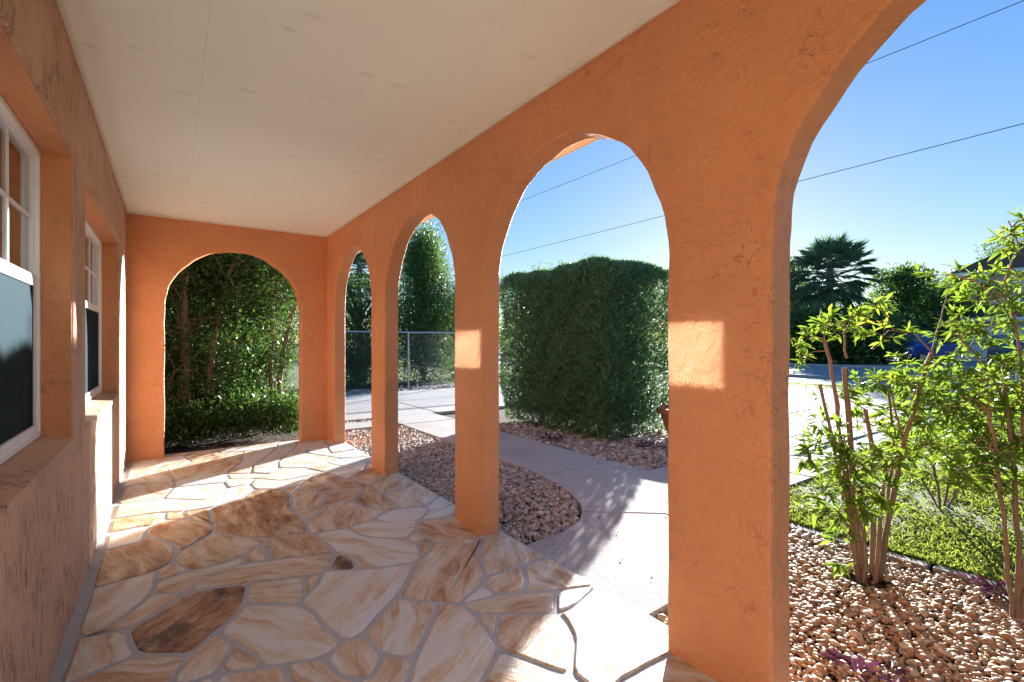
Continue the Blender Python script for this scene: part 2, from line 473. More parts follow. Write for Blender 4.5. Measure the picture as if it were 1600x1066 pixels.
M['house_white'] = plain('white_trim_paint', (0.75, 0.75, 0.74), 0.5)
M['pane'] = plain('dark_pane', (0.05, 0.07, 0.09), 0.08, spec=0.8)
M['terracotta'] = plain('terracotta', (0.42, 0.17, 0.09), 0.75, vary=0.15, bump=0.004)

def m_ground():
    t = NT('yard_ground'); co = t.coord()
    n = t.noise(co, 0.9, 6, 0.65); f = t.noise(co, 12, 5, 0.7)
    grass = t.mix(f, (0.06, 0.10, 0.022), (0.13, 0.17, 0.045))
    soil = t.mix(f, (0.12, 0.09, 0.06), (0.26, 0.21, 0.15))
    col = t.mix(t.maprange(n, 0.50, 0.66), grass, soil)
    return t.done(t.principled(col, 0.95, t.bump(f, 0.8, 0.03)))
M['ground'] = m_ground()

# ================================================================== SETTING: ground, walks, road
def sheet(name, pts, z, m, kind='structure'):
    o = MB().poly([(x, y, z) for x, y in pts]).build(name, m)
    return tag(o, kind=kind)

def slab(name, pts, z0, z1, m, bevel=0.006, parent=None, kind='structure'):
    o = MB().prism(pts, z0, z1, 'xy').build(name, m, parent, bevel=bevel)
    if kind and not parent: tag(o, kind=kind)
    return o

GZ = -0.10
g = MB(); g.poly([(-700, -700, GZ), (900, -700, GZ), (900, 900, GZ), (-700, 900, GZ)])
tag(g.build('ground', M['ground']), kind='structure')

# near bed, side bed, hedge bed: earth under the pebbles
BED_NEAR = [(1.74, -2.6), (3.47, -2.6), (3.47, 1.74), (2.7, 1.53), (2.0, 1.43), (1.74, 1.42)]
BED_SIDE = [(1.74, 2.36), (1.83, 2.38), (2.10, 2.40), (2.32, 2.48), (2.46, 2.60), (2.60, 2.76), (2.72, 3.0), (2.80, 3.3), (2.86, 3.8), (2.87, 6.9), (1.74, 6.9)]
BED_HEDGE = [(3.79, 3.06), (6.3, 3.25), (6.3, 8.0), (3.79, 8.0)]
BED_END = [(-3.5, 6.42), (1.74, 6.42), (1.74, 6.95), (1.74, 8.9), (-3.5, 8.9)]
BED_FENCE = [(-6, 11.75), (12, 11.75), (12, 14.5), (-6, 14.5)]
for p in (BED_NEAR, BED_SIDE, BED_HEDGE, BED_END, BED_FENCE):
    sheet('planting_bed', p, -0.088, M['earth'])

# concrete walk: joined panels with open joints
WT = -0.035
JA = [(1.745, 1.425), (2.0, 1.435), (2.7, 1.54), (2.93, 2.20), (2.47, 2.585), (2.33, 2.47), (2.10, 2.39), (1.83, 2.37), (1.745, 2.35)]
JB = [(2.71, 1.545), (3.5, 1.755), (4.1, 1.95), (4.1, 3.045), (3.78, 3.045), (3.76, 3.51), (2.83, 3.51), (2.80, 3.28), (2.72, 2.99), (2.60, 2.74), (2.48, 2.595), (2.94, 2.21)]
JC = [(2.845, 3.525), (3.76, 3.525), (3.775, 5.2), (2.88, 5.2), (2.87, 3.8)]
JD = [(2.88, 5.215), (3.775, 5.215), (3.78, 6.9), (2.87, 6.9)]
walk = empty('concrete_walk', (0, 0, 0)); tag(walk, kind='structure')
for p in (JA, JB, JC, JD):
    slab('walk_panel', p, -0.13, WT, M['concrete'], 0.008, walk)
# stepping strip and driveway panels by the fence
slab('walk_panel', [(1.75, 6.98), (2.86, 6.98), (2.86, 7.5), (1.75, 7.5)], -0.13, WT, M['concrete'], 0.008, walk)
slab('walk_panel', [(2.88, 6.92), (3.78, 6.92), (3.78, 7.78), (2.88, 7.78)], -0.13, WT, M['concrete'], 0.008, walk)
drive = empty('driveway', (0, 0, 0)); tag(drive, kind='structure')
xs = [1.75, 3.9, 6.1, 8.3, 10.5, 12.7, 15.8]
for i in range(6):
    for (ya, yb) in ((7.8, 9.75), (9.77, 11.72)):
        slab('driveway_panel', [(xs[i], ya), (xs[i+1] - 0.02, ya), (xs[i+1] - 0.02, yb), (xs[i], yb)], -0.13, WT - 0.004, M['concrete'], 0.008, drive)
# paved forecourt right of the hedge: separate slabs
pave = empty('paved_forecourt', (0, 0, 0)); tag(pave, kind='structure')
pm = {}
def in_bed(x, y): return 3.7 < x < 6.3 and 3.0 < y < 8.05
r_ = random.Random(3)
yy, row = 2.02, 0
while yy < 7.7:
    xx = 4.12 + (0.36 if row % 2 else 0.0)
    while xx < 14.0:
        w = 0.74
        low = 2.05 + 0.12 * (xx - 4.1) if xx < 6.2 else 2.3 + 0.04 * (xx - 6.2)
        if not (in_bed(xx + 0.02, yy + 0.02) or in_bed(xx + w, yy + 0.02)) and yy > low - 0.2:
            key = 'slab'
            if key not in pm:
                o = MB().box(0, w - 0.014, 0, 0.506, -0.09, 0).build('paving_slab', M['paver'], pave, bevel=0.008); pm[key] = o.data
            else:
                o = link(bpy.data.objects.new('paving_slab', pm[key]), pave)
                b = o.modifiers.new('bevel', 'BEVEL'); b.width = 0.008; b.segments = 2
            o.location = (xx, yy, WT - 0.004 + r_.uniform(-0.004, 0.004)); o.rotation_euler = (r_.uniform(-.004, .004), r_.uniform(-.004, .004), r_.uniform(-.004, .004))
        xx += w
    yy += 0.52; row += 1
sheet('paving_joint_sand', [(4.11, 2.0), (6.3, 2.3), (15.6, 2.6), (15.6, 7.79), (6.31, 7.79), (6.31, 3.2), (4.11, 3.05)], -0.058, M['mortar'])

# street across the front: kerb, asphalt, far verge
sheet('sidewalk', [(16.0, -80), (18.6, -80), (18.6, 160), (16.0, 160)], -0.07, M['concrete'])
sheet('road', [(19.0, -120), (28.5, -120), (28.5, 260), (19.0, 260)], -0.09, M['asphalt'])
for xk in (18.75, 28.6):
    tag(MB().box(xk, xk + 0.2, -120, 260, -0.2, 0.03).build('kerb', M['concrete'], bevel=0.02), kind='structure')
sheet('far_driveway', [(28.85, 5.5), (44, 4.5), (44, 10.4), (28.85, 11.5)], -0.06, M['concrete'])

sheet('lawn', [(3.54, -9), (14.1, -9), (14.1, 2.55), (6.3, 2.29), (4.12, 1.98), (3.54, 1.77)], -0.06, M['ground'])
# board edging between the pebble bed and the lawn, in three lengths
for i, (ya, yb, dx) in enumerate(((-2.4, -0.75, 0.0), (-0.74, 0.83, 0.012), (0.85, 1.72, -0.008))):
    o = MB().box(3.455, 3.53, ya, yb, -0.16, -0.045).build('edging_board', M['wood_edge'], bevel=0.006)
    o.rotation_euler = (0, 0, 0); o.location = (dx, 0, 0)
    tag(o, ['weathered grey edging board running out of view past the shrubs', 'weathered grey edging board between the two leafy shrubs and the lawn',
            'weathered grey edging board nearest the walk beside the lawn'][i], 'edging board', 'boards edging the lawn')

# ================================================================== PORCH FLOOR: flagstones
XL, XR, XO = -0.355, 1.592, 1.725
YE = 6.21
FL_W, FL_E, FL_N = -0.318, 1.745, 6.40
lines = [
 [(119,926),(172,912),(247,890),(271,878),(276,865),(316,842),(334,831)],
 [(145,863),(172,859),(224,845),(228,836),(231,823),(226,821),(152,836)],
 [(231,823),(258,812),(296,810),(316,815),(333,820),(334,831)],
 [(276,865),(274,850),(228,836)],
 [(165,812),(217,805),(260,799),(283,800),(328,793),(380,777),(398,764),(443,764),(454,772),(457,795),(476,812),(483,831)],
 [(260,799),(258,812)], [(283,800),(296,810)], [(328,793),(331,810),(333,820)],
 [(174,789),(255,779),(320,781),(283,800)],
 [(255,779),(272,761),(275,751)],
 [(320,781),(356,762),(390,757),(398,764)],
 [(272,761),(350,754),(356,762)],
 [(183,765),(210,757),(275,751),(315,741),(354,740),(358,748),(350,754)],
 [(354,740),(393,739),(424,740),(436,731),(434,722),(448,711),(480,708),(508,712),(533,716),(508,722),(477,731),(436,731)],
 [(393,739),(396,727),(404,722),(448,711)],
 [(358,748),(400,747),(440,751),(490,741),(505,737),(533,728),(577,720)],
 [(390,757),(400,747)], [(443,764),(470,756),(490,741)],
 [(477,731),(505,737)], [(508,722),(533,728)], [(533,716),(577,713)],
 [(480,708),(482,702),(512,700),(518,708),(508,712)], [(512,700),(515,694),(537,689),(545,688)], [(518,708),(537,705),(563,701)],
 [(482,702),(460,700),(448,711)], [(460,700),(430,703),(404,722)],[(460,700),(475,688),(500,681)],[(515,694),(498,684),(475,688)],
 [(430,703),(380,705),(340,708),(300,722),(262,733),(210,745),(187,750)],[(340,708),(350,690),(400,683)],[(300,722),(285,712),(255,716),(198,722)],[(285,712),(300,700),(350,690)],
 [(262,733),(275,751)],[(380,705),(378,722),(396,727)],[(378,722),(354,740)],[(350,690),(345,684)],[(430,703),(432,688),(440,676)],
 [(454,772),(463,765),(497,768),(506,776),(504,782),(497,792),(457,795)],
 [(463,765),(470,756)],
 [(497,768),(524,764),(563,761),(566,766),(550,783),(516,787),(497,792)], [(506,776),(524,764)],
 [(476,812),(495,804),(506,791),(516,787)],
 [(550,783),(565,791),(605,798),(625,794),(664,791),(671,797),(655,812),(610,816),(583,811),(605,798)],
 [(583,811),(545,824),(491,833),(483,831)],
 [(563,761),(578,757),(600,773),(620,787),(625,794)],
 [(578,757),(546,747),(505,737)], [(546,747),(569,732),(579,723)], [(578,757),(595,747),(622,735)],
 [(600,773),(640,760),(655,752)],
 [(664,791),(688,774)], [(671,797),(690,795),(708,787)],
 [(655,812),(690,809),(710,800)],
 [(655,812),(650,830),(667,839),(683,847),(727,851),(746,844),(756,836),(784,828)],
 [(545,824),(556,832),(576,839),(635,841),(650,830)], [(635,841),(652,848),(667,839)], [(652,848),(683,847)],
 [(491,833),(506,845),(527,864),(551,872),(558,889)],
 [(652,848),(655,858),(660,868),(650,877),(602,885),(558,889)],
 [(683,847),(676,852),(672,860),(660,868)],
 [(527,864),(475,868),(419,876),(384,879),(310,908),(292,926),(238,927)],
 [(247,890),(243,908),(238,927)], [(271,878),(298,891),(243,908)],
 [(298,891),(350,879),(379,868),(404,853),(418,841)], [(379,868),(384,879)], [(404,853),(421,860),(419,876)],
 [(334,831),(375,838),(418,841),(425,840),(437,838),(483,831)], [(425,840),(423,852),(421,860)],
 [(527,864),(511,890)], [(511,890),(558,889)],
 [(511,890),(502,896),(477,900),(439,905),(388,911),(353,915),(296,925),(292,926)],
 [(477,900),(475,922),(478,928)], [(502,896),(493,915),(478,928),(468,943)],
 [(388,911),(386,925),(381,943)], [(381,943),(440,943),(468,943)],
 [(468,943),(493,957),(504,975),(538,1000)], [(650,877),(634,912),(619,931),(565,990),(538,1000)],
 [(381,943),(372,960),(338,985),(335,988)], [(335,988),(364,1003),(395,1022),(414,1042)],
 [(414,1042),(443,1036),(506,1027),(538,1000)],
 [(506,1027),(533,1057),(560,1059),(581,1058),(600,1022),(565,990)], [(600,1022),(648,1027)],
 [(687,940),(673,974),(648,1027),(637,1066),(620,1110),(600,1150)],
 [(619,931),(655,938),(687,940),(719,943)], [(719,943),(742,957),(772,997),(781,1014)],
 [(781,1014),(753,1063),(735,1110)], [(781,1014),(824,1031),(876,1050),(892,1050),(910,1064),(950,1100)],
 [(719,943),(779,928),(818,925),(868,922),(918,921)], [(742,957),(779,957),(868,957),(898,949),(918,921)], [(868,922),(868,957)],
 [(779,957),(772,997)], [(868,957),(880,963),(895,992),(892,1050)],
 [(1062,1018),(1007,1044),(968,1065),(950,1100)],
 [(756,836),(750,860),(753,884),(759,900),(753,914),(736,926),(719,943)],
 [(759,900),(803,886),(815,884),(849,872)], [(815,884),(823,903),(818,925)], [(753,914),(779,928)],
 [(443,1036),(453,1066),(480,1130)], [(366,1004),(360,1020),(341,1050),(329,1055),(295,1068),(262,1068)], [(364,1003),(366,1004)],
 [(335,988),(298,1021),(262,1068),(235,1110)], [(414,1042),(341,1050)], [(329,1055),(328,1090),(310,1130)],
 [(298,1021),(215,1022)], [(215,1022),(105,1066),(50,1092)], [(292,926),(199,983)], [(199,983),(203,1005),(215,1022)], [(199,983),(134,992)],
 [(238,927),(195,963),(168,979),(134,992),(87,1010)],
 [(30,1150),(235,1110),(310,1130),(480,1130),(600,1150),(735,1110),(820,1130),(950,1100),(1040,1130),(1120,1120)],
 [(560,1059),(540,1140)],
 [(400,1131),(380,1300),(-60,1330)], [(660,1135),(640,1290),(380,1300)], [(870,1115),(880,1270),(640,1290)], [(880,1270),(1180,1300)], [(380,1300),(340,1500),(640,1500),(640,1290)], [(880,1270),(900,1480),(640,1500)],
]

def build_faces():
    P, E = [], set()
    def node(x, y, tol=0.028):
        best, bi = tol, None
        for i, (a, b) in enumerate(P):
            d = math.hypot(a - x, b - y)
            if d < best: best, bi = d, i
        if bi is not None: return bi
        P.append((x, y)); return len(P) - 1
    def add(i, j):
        if i != j: E.add((min(i, j), max(i, j)))
    outer = [(FL_W, -0.55), (FL_W, FL_N), (1.30, FL_N), (1.30, YE + 0.02), (FL_E, YE + 0.02), (FL_E, -0.55)]
    bn = [node(*p) for p in outer]
    for i in range(len(bn)): add(bn[i], bn[(i + 1) % len(bn)])
    def attach(i):
        # put a dangling end onto the nearest edge
        x, y = P[i]; best, be, bt = 0.16, None, 0
        for (a, b) in E:
            if i in (a, b): continue
            ax, ay = P[a]; bx, by = P[b]
            L2 = (bx-ax)**2 + (by-ay)**2
            if L2 < 1e-9: continue
            t = max(0, min(1, ((x-ax)*(bx-ax) + (y-ay)*(by-ay)) / L2))
            d = math.hypot(ax + t*(bx-ax) - x, ay + t*(by-ay) - y)
            if d < best: best, be, bt = d, (a, b), t
        if be:
            a, b = be
            ax, ay = P[a]; bx, by = P[b]
            P[i] = (ax + bt*(bx-ax), ay + bt*(by-ay))
            E.discard(be); add(a, i); add(i, b)
    ends = []
    for ln in lines:
        ids = []
        for px, py in ln:
            w = onz(px, py, 0.0)
            x, y = min(max(w.x, FL_W), FL_E), min(max(w.y, -0.5), FL_N)
            k = node(x, y)
            if not ids or ids[-1] != k: ids.append(k)
        for a, b in zip(ids, ids[1:]): add(a, b)
        ends += [ids[0], ids[-1]]
    for i in dict.fromkeys(ends):
        deg = sum(1 for e in E if i in e)
        x, y = P[i]
        on_wall = abs(x - FL_W) < 0.1 or abs(x - FL_E) < 0.1 or abs(y - FL_N) < 0.1 or (abs(y - YE - .02) < .1 and x > 1.2)
        if deg <= 1 or (on_wall and i >= len(outer)): attach(i)
    # split crossings
    changed = True
    while changed:
        changed = False
        L = list(E)
        for ii in range(len(L)):
            a, b = L[ii]
            for jj in range(ii + 1, len(L)):
                c, d = L[jj]
                if len({a, b, c, d}) < 4: continue
                (x1, y1), (x2, y2), (x3, y3), (x4, y4) = P[a], P[b], P[c], P[d]
                den = (x2-x1)*(y4-y3) - (y2-y1)*(x4-x3)
                if abs(den) < 1e-12: continue
                s = ((x3-x1)*(y4-y3) - (y3-y1)*(x4-x3)) / den
                t = ((x3-x1)*(y2-y1) - (y3-y1)*(x2-x1)) / den
                if 1e-6 < s < 1-1e-6 and 1e-6 < t < 1-1e-6:
                    P.append((x1 + s*(x2-x1), y1 + s*(y2-y1))); k = len(P) - 1
                    E.discard((a, b)); E.discard((c, d))
                    for u, v in ((a, k), (k, b), (c, k), (k, d)): add(u, v)
                    changed = True; break
            if changed: break
    # prune loose ends
    while True:
        deg = {}
        for a, b in E: deg[a] = deg.get(a, 0) + 1; deg[b] = deg.get(b, 0) + 1
        bad = [e for e in E if deg[e[0]] == 1 or deg[e[1]] == 1]
        if not bad: break
        for e in bad: E.discard(e)
    adj = {}
    for a, b in E: adj.setdefault(a, []).append(b); adj.setdefault(b, []).append(a)
    for a in adj: adj[a].sort(key=lambda q: math.atan2(P[q][1]-P[a][1], P[q][0]-P[a][0]))
    seen, faces = set(), []
    for a in adj:
        for b in adj[a]:
            if (a, b) in seen: continue
            f, u, v = [], a, b
            while (u, v) not in seen:
                seen.add((u, v)); f.append(u)
                ring = adj[v]; w = ring[(ring.index(u) - 1) % len(ring)]
                u, v = v, w
            faces.append([P[k] for k in f])
    out = []
    for f in faces:
        A = 0.5 * sum(f[i][0]*f[(i+1) % len(f)][1] - f[(i+1) % len(f)][0]*f[i][1] for i in range(len(f)))
        if 0.002 < A < 4: out.append((A, f))
    return out

def soften(poly, it=1):
    # one cut of every corner, so that outlines bend instead of kinking
    for _ in range(it):
        q = []
        for i in range(len(poly)):
            a, b = poly[i], poly[(i + 1) % len(poly)]
            L = math.hypot(b[0]-a[0], b[1]-a[1])
            c = min(0.25, 0.03 / max(L, 1e-6))
            q.append((a[0] + (b[0]-a[0])*c, a[1] + (b[1]-a[1])*c)); q.append((b[0] + (a[0]-b[0])*c, b[1] + (a[1]-b[1])*c))
        poly = q
    return poly

def inset(poly, d):
    n = len(poly); out = []
    for i in range(n):
        p0, p1, p2 = poly[i-1], poly[i], poly[(i+1) % n]
        e1 = Vector((p1[0]-p0[0], p1[1]-p0[1])); e2 = Vector((p2[0]-p1[0], p2[1]-p1[1]))
        if e1.length < 1e-7 or e2.length < 1e-7: continue
        n1 = Vector((-e1.y, e1.x)).normalized(); n2 = Vector((-e2.y, e2.x)).normalized()
        m = n1 + n2
        if m.length < 0.3: m = n1
        m.normalize(); k = d / max(0.45, m.dot(n1))
        out.append((p1[0] + m.x*k, p1[1] + m.y*k))
    return out

def area(p): return 0.5 * sum(p[i][0]*p[(i+1) % len(p)][1] - p[(i+1) % len(p)][0]*p[i][1] for i in range(len(p)))

floor = empty('porch_floor', (0, 0, 0)); tag(floor, kind='structure')
MB().box(XL - 0.02, FL_E - 0.004, -1.1, FL_N + 0.02, -0.16, -0.0055).build('mortar_bed', M['mortar'], floor)
# tones read off the photograph: 0 = pale cream, 1 = dark brown
tones = [(300,960,.90),(545,860,.88),(410,810,.78),(220,880,.72),(180,950,.3),(150,1020,.35),(230,1060,.5),(590,1045,.85),(440,990,.32),(560,930,.22),
 (720,1010,.30),(620,980,.35),(550,1030,.40),(830,990,.45),(960,990,.40),(700,890,.55),(640,800,.12),(680,785,.15),(600,830,.3),(790,870,.5),(850,905,.45),
 (770,915,.55),(800,940,.35),(735,935,.1),(530,775,.7),(580,775,.75),(530,805,.5),(470,855,.6),(380,855,.55),(450,890,.45),(300,835,.65),(210,815,.55),(190,845,.1),
 (230,795,.25),(320,765,.05),(360,780,.15),(700,825,.6),(420,925,.35),(480,780,.5),(640,770,.45),(600,745,.55),(320,1020,.4),(375,1030,.5),(380,1060,.2),(490,1045,.5),
 (840,1055,.45),(900,935,.2),(545,900,.1),(670,1060,.35),(480,725,.2),(300,745,.5),(420,730,.2),(250,765,.3),(520,700,.15)]
stones = build_faces()
cnt = 0
for A, f in stones:
    gap = 0.0125 if A > 0.02 else 0.008
    c = (sum(p[0] for p in f)/len(f), sum(p[1] for p in f)/len(f))
    if c[1] > 4.3: gap *= 0.8
    s = inset(soften(f), gap)
    if len(s) < 3 or area(s) < 0.0012: continue
    # break long sides and let the edge wander a little
    q = []
    for i in range(len(s)):
        a, b = s[i], s[(i+1) % len(s)]
        L = math.hypot(b[0]-a[0], b[1]-a[1]); k = max(1, int(L / 0.12))
        for j in range(k):
            t = j / k
            w = 0.006 if j else 0.002
            q.append((a[0] + (b[0]-a[0])*t + random.uniform(-w, w), a[1] + (b[1]-a[1])*t + random.uniform(-w, w)))
    q = q[:60]
    t2 = inset(q, 0.006)
    if len(t2) != len(q): t2 = [(c[0] + (p[0]-c[0])*0.97, c[1] + (p[1]-c[1])*0.97) for p in q]
    n = len(q); top = random.uniform(-0.0015, 0.0025)
    tx, ty = random.uniform(-.003, .003), random.uniform(-.003, .003)
    zz = lambda p: top + tx*(p[0]-c[0]) + ty*(p[1]-c[1])
    mb = MB()
    mb.v = [(p[0]-c[0], p[1]-c[1], -0.03) for p in q] + [(p[0]-c[0], p[1]-c[1], zz(p) - 0.004) for p in q] + [(p[0]-c[0], p[1]-c[1], zz(p)) for p in t2]
    for k in range(2):
        for i in range(n):
            j = (i+1) % n
            mb.f.append((k*n+i, k*n+j, (k+1)*n+j, (k+1)*n+i))
    mb.f.append(tuple(2*n + i for i in range(n)))
    o = mb.build('flagstone', M['flag'], floor)
    o.location = (c[0], c[1], 0)
    pc = pix(c[0], c[1])
    tn = min(tones, key=lambda q_: (q_[0]-pc[0])**2 + (q_[1]-pc[1])**2)
    tone = tn[2] if math.hypot(tn[0]-pc[0], tn[1]-pc[1]) < 45 else random.uniform(0.15, 0.6)
    if pc[1] > 1068: tone = random.uniform(0.2, 0.5)
    # the long side gives the run of the grain
    pts = np.array(q) - np.array(c); ev, evec = np.linalg.eigh(np.cov(pts.T))
    ang = math.atan2(evec[1, 1], evec[0, 1]) + random.gauss(0, 0.25)
    o.color = (tone, (-ang / (2*math.pi)) % 1.0, random.random(), 1)
    cnt += 1
print('flagstones', cnt)

# ================================================================== PORCH WALLS
def arch_pts(y0, y1, top, z0, n=40, seed=0):
    """outline over an opening from (y0,z0) up and round to (y1,z0)"""
    r = (y1 - y0) / 2; c = (y0 + y1) / 2; sp = top - r
    rr = random.Random(seed); ph = [rr.uniform(0, 6.28) for _ in range(4)]
    pts = [(y0, z0)]
    for k in range(1, 9): pts.append((y0 + 0.003*math.sin(k*1.7 + ph[0]), z0 + (sp - z0) * k / 9))
    for k in range(n + 1):
        th = math.pi - math.pi * k / n
        w = 0.004*math.sin(9*th + ph[1]) + 0.0025*math.sin(23*th + ph[2])
        pts.append((c + (r + w) * math.cos(th), sp + (r + w) * math.sin(th)))
    for k in range(8, 0, -1): pts.append((y1 + 0.003*math.sin(k*2.1 + ph[3]), z0 + (sp - z0) * k / 9))
    pts.append((y1, z0))
    return pts

CEIL = 2.53
PILL = [(-1.0, -0.60), (0.787, 1.189), (2.565, 2.923), (4.24, 4.60), (5.895, 6.345)]
prof = [(PILL[0][0], -0.02)]
for i in range(len(PILL) - 1):
    a = arch_pts(PILL[i][1], PILL[i+1][0], 2.24, -0.02, seed=i)
    prof += a
prof += [(PILL[-1][1], -0.02), (PILL[-1][1], CEIL + 0.1), (PILL[0][0], CEIL + 0.1)]
arc = MB().prism(prof, XR, XO, 'yz').build('arcade_wall', M['stucco'], smooth=35, bevel=0.012, seg=3)
tag(arc, 'orange stucco wall pierced by a row of round arches along the porch', 'wall')

# end wall with its own arch
ep = [(XL - 0.3, -0.05)]
ep += arch_pts(-0.046, 1.287, 2.235, -0.05, seed=9)
ep += [(XR + 0.02, -0.05), (XR + 0.02, CEIL + 0.1), (XL - 0.3, CEIL + 0.1)]
endw = MB().prism(ep, YE, YE + 0.132, 'xz').build('end_wall', M['stucco'], smooth=35, bevel=0.012, seg=3)
tag(endw, 'orange stucco end wall with one wide arch onto the thicket', 'wall')

# house front wall with two deep window openings
W = [(0.96, 2.96), (3.306, 5.30)]
WZ0, WZ1 = 0.77, 2.06
ys = [-1.02, W[0][0], W[0][1], W[1][0], W[1][1], YE + 0.1]
XI = XL - 0.22
house = empty('house_front_wall', (XL, 2, 0)); tag(house, 'rough stucco house wall with two deep-set white windows', 'wall')
import bmesh
def weld_wall():
    # one skin: outline grid of cells minus the openings
    zs = [-0.05, WZ0, WZ1, CEIL + 0.1]
    v = {}; mb = MB()
    def vid(y, z, x):
        k = (round(y, 4), round(z, 4), round(x, 4))
        if k not in v: v[k] = len(mb.v); mb.v.append((x, y, z))
        return v[k]
    solid = lambda i, j: not (i in (1, 3) and j == 1)
    for i in range(5):
        for j in range(3):
            if not solid(i, j): continue
            y0, y1, z0, z1 = ys[i], ys[i+1], zs[j], zs[j+1]
            mb.f.append((vid(y0, z0, XL), vid(y1, z0, XL), vid(y1, z1, XL), vid(y0, z1, XL)))
            mb.f.append((vid(y0, z0, XI), vid(y0, z1, XI), vid(y1, z1, XI), vid(y1, z0, XI)))
            for (di, dj, ea, eb) in ((-1, 0, (y0, z0), (y0, z1)), (1, 0, (y1, z0), (y1, z1)), (0, -1, (y0, z0), (y1, z0)), (0, 1, (y0, z1), (y1, z1))):
                ii, jj = i + di, j + dj
                if not (0 <= ii < 5 and 0 <= jj < 3) or not solid(ii, jj):
                    mb.f.append((vid(*ea, XL), vid(*eb, XL), vid(*eb, XI), vid(*ea, XI)))
    return mb
wl = weld_wall().build('stucco_skin', M['stucco_rough'], None, bevel=0.014, seg=3)
wl.parent = house; wl.location = -Vector(house.location)
for k, (a, b) in enumerate(W):
    # smooth-plastered reveal lining and sloping sill
    lin = MB()
    lin.box(XL - 0.112, XL - 0.012, b - 0.006, b + 0.004, WZ0, WZ1)
    lin.box(XL - 0.112, XL - 0.012, a - 0.004, a + 0.006, WZ0, WZ1)
    lin.box(XL - 0.112, XL - 0.012, a + 0.006, b - 0.006, WZ1 - 0.006, WZ1 + 0.004)
    o = lin.build('window_reveal', M['stucco'], house); o.location = -Vector(house.location)
    sl = MB(); sl.prism([(XL - 0.12, WZ0 - 0.02), (XL + 0.004, WZ0 - 0.03), (XL + 0.004, WZ0 + 0.004), (XL - 0.12, WZ0 + 0.022)], a + 0.007, b - 0.007, 'xz')
    o = sl.build('window_sill', M['stucco_rough'], house, bevel=0.006); o.location = -Vector(house.location)
    # window: frame, two sashes, glass, muntins, screen
    xw = XL - 0.112
    win = empty('window', (xw - XL, (a + b)/2 - 2, WZ0 + 0.02)); win.parent = house
    off = Vector((xw, (a + b)/2, WZ0 + 0.02))
    def wb(name, m, boxes, bevel=0.003):
        mb = MB()
        for bx in boxes: mb.box(*bx)
        o = mb.build(name, m, win, bevel=bevel); o.location = -off; return o
    zb, zt, zm = WZ0 + 0.024, WZ1 - 0.008, 1.475
    y0, y1 = a + 0.008, b - 0.008
    x0, x1 = xw - 0.06, xw
    fr = 0.026
    wb('frame', M['white_frame'], [(x0, x1, y0, y0 + fr, zb, zt), (x0, x1, y1 - fr, y1, zb, zt), (x0, x1, y0 + fr, y1 - fr, zb, zb + fr), (x0, x1, y0 + fr, y1 - fr, zt - fr, zt)])
    ym = 2.13 if k == 0 else (y0 + y1) / 2
    wb('mullion', M['white_frame'], [(x0 + 0.002, x1 - 0.003, ym - 0.03, ym + 0.03, zb + fr, zt - fr)])
    for (sa, sb) in ((y0 + fr, ym - 0.03), (ym + 0.03, y1 - fr)):
        s = 0.020
        wb('upper_sash', M['white_frame'], [(x0 + 0.006, x1 - 0.016, sa, sa + s, zm, zt - fr), (x0 + 0.006, x1 - 0.016, sb - s, sb, zm, zt - fr),
            (x0 + 0.006, x1 - 0.016, sa + s, sb - s, zt - fr - s, zt - fr), (x0 + 0.006, x1 - 0.008, sa + s, sb - s, zm - 0.022, zm + 0.026)])
        wb('lower_sash', M['white_frame'], [(x0 + 0.008, x1 - 0.006, sa, sa + s, zb + fr, zm - 0.001), (x0 + 0.008, x1 - 0.006, sb - s, sb, zb + fr, zm - 0.001),
            (x0 + 0.008, x1 - 0.006, sa + s, sb - s, zb + fr, zb + fr + s + 0.01)])
        wb('pane', M['glass'], [(x1 - 0.034, x1 - 0.030, sa + s - 0.004, sb - s + 0.004, zm + 0.02, zt - fr - s + 0.004)], 0)
        wb('pane', M['glass'], [(x1 - 0.044, x1 - 0.040, sa + s - 0.004, sb - s + 0.004, zb + fr + s, zm - 0.018)], 0)
        wb('insect_screen', M['screen'], [(x1 - 0.020, x1 - 0.017, sa + s - 0.004, sb - s + 0.004, zb + fr + s, zm - 0.018)], 0)
        if k == 0 and sa < 1.5: wb('insect_screen', M['screen'], [(x1 - 0.012, x1 - 0.009, sa + s - 0.004, sb - s + 0.004, zm + 0.03, zt - fr - s)], 0)  # out-of-view upper screen, added to stop this sash reflecting sun onto the pillar
        wm = (sa + sb) / 2; zmm = (zm + zt - fr) / 2
        wb('muntin', M['white_frame'], [(x1 - 0.0295, x1 - 0.0225, wm - 0.007, wm + 0.007, zm + 0.024, zt - fr - s)], 0)
        wb('muntin', M['white_frame'], [(x1 - 0.0290, x1 - 0.0230, sa + s, sb - s, zmm - 0.007, zmm + 0.007)], 0)
# a dim room behind the glass
rm = MB()
rm.poly([(-4, -1.0, 0), (-4, 6.1, 0), (-4, 6.1, 2.6), (-4, -1.0, 2.6)]).poly([(-4, -1.0, 0.02), (XI, -1.0, 0.02), (XI, 6.1, 0.02), (-4, 6.1, 0.02)])
rm.poly([(-4, -1.0, 2.58), (XI, -1.0, 2.58), (XI, 6.1, 2.58), (-4, 6.1, 2.58)]).poly([(-4, 6.1, 0), (XI, 6.1, 0), (XI, 6.1, 2.6), (-4, 6.1, 2.6)]).poly([(-4, -1.0, 0), (XI, -1.0, 0), (XI, -1.0, 2.6), (-4, -1.0, 2.6)])
o = rm.build('room_lining', M['dark'], house); o.location = -Vector(house.location)

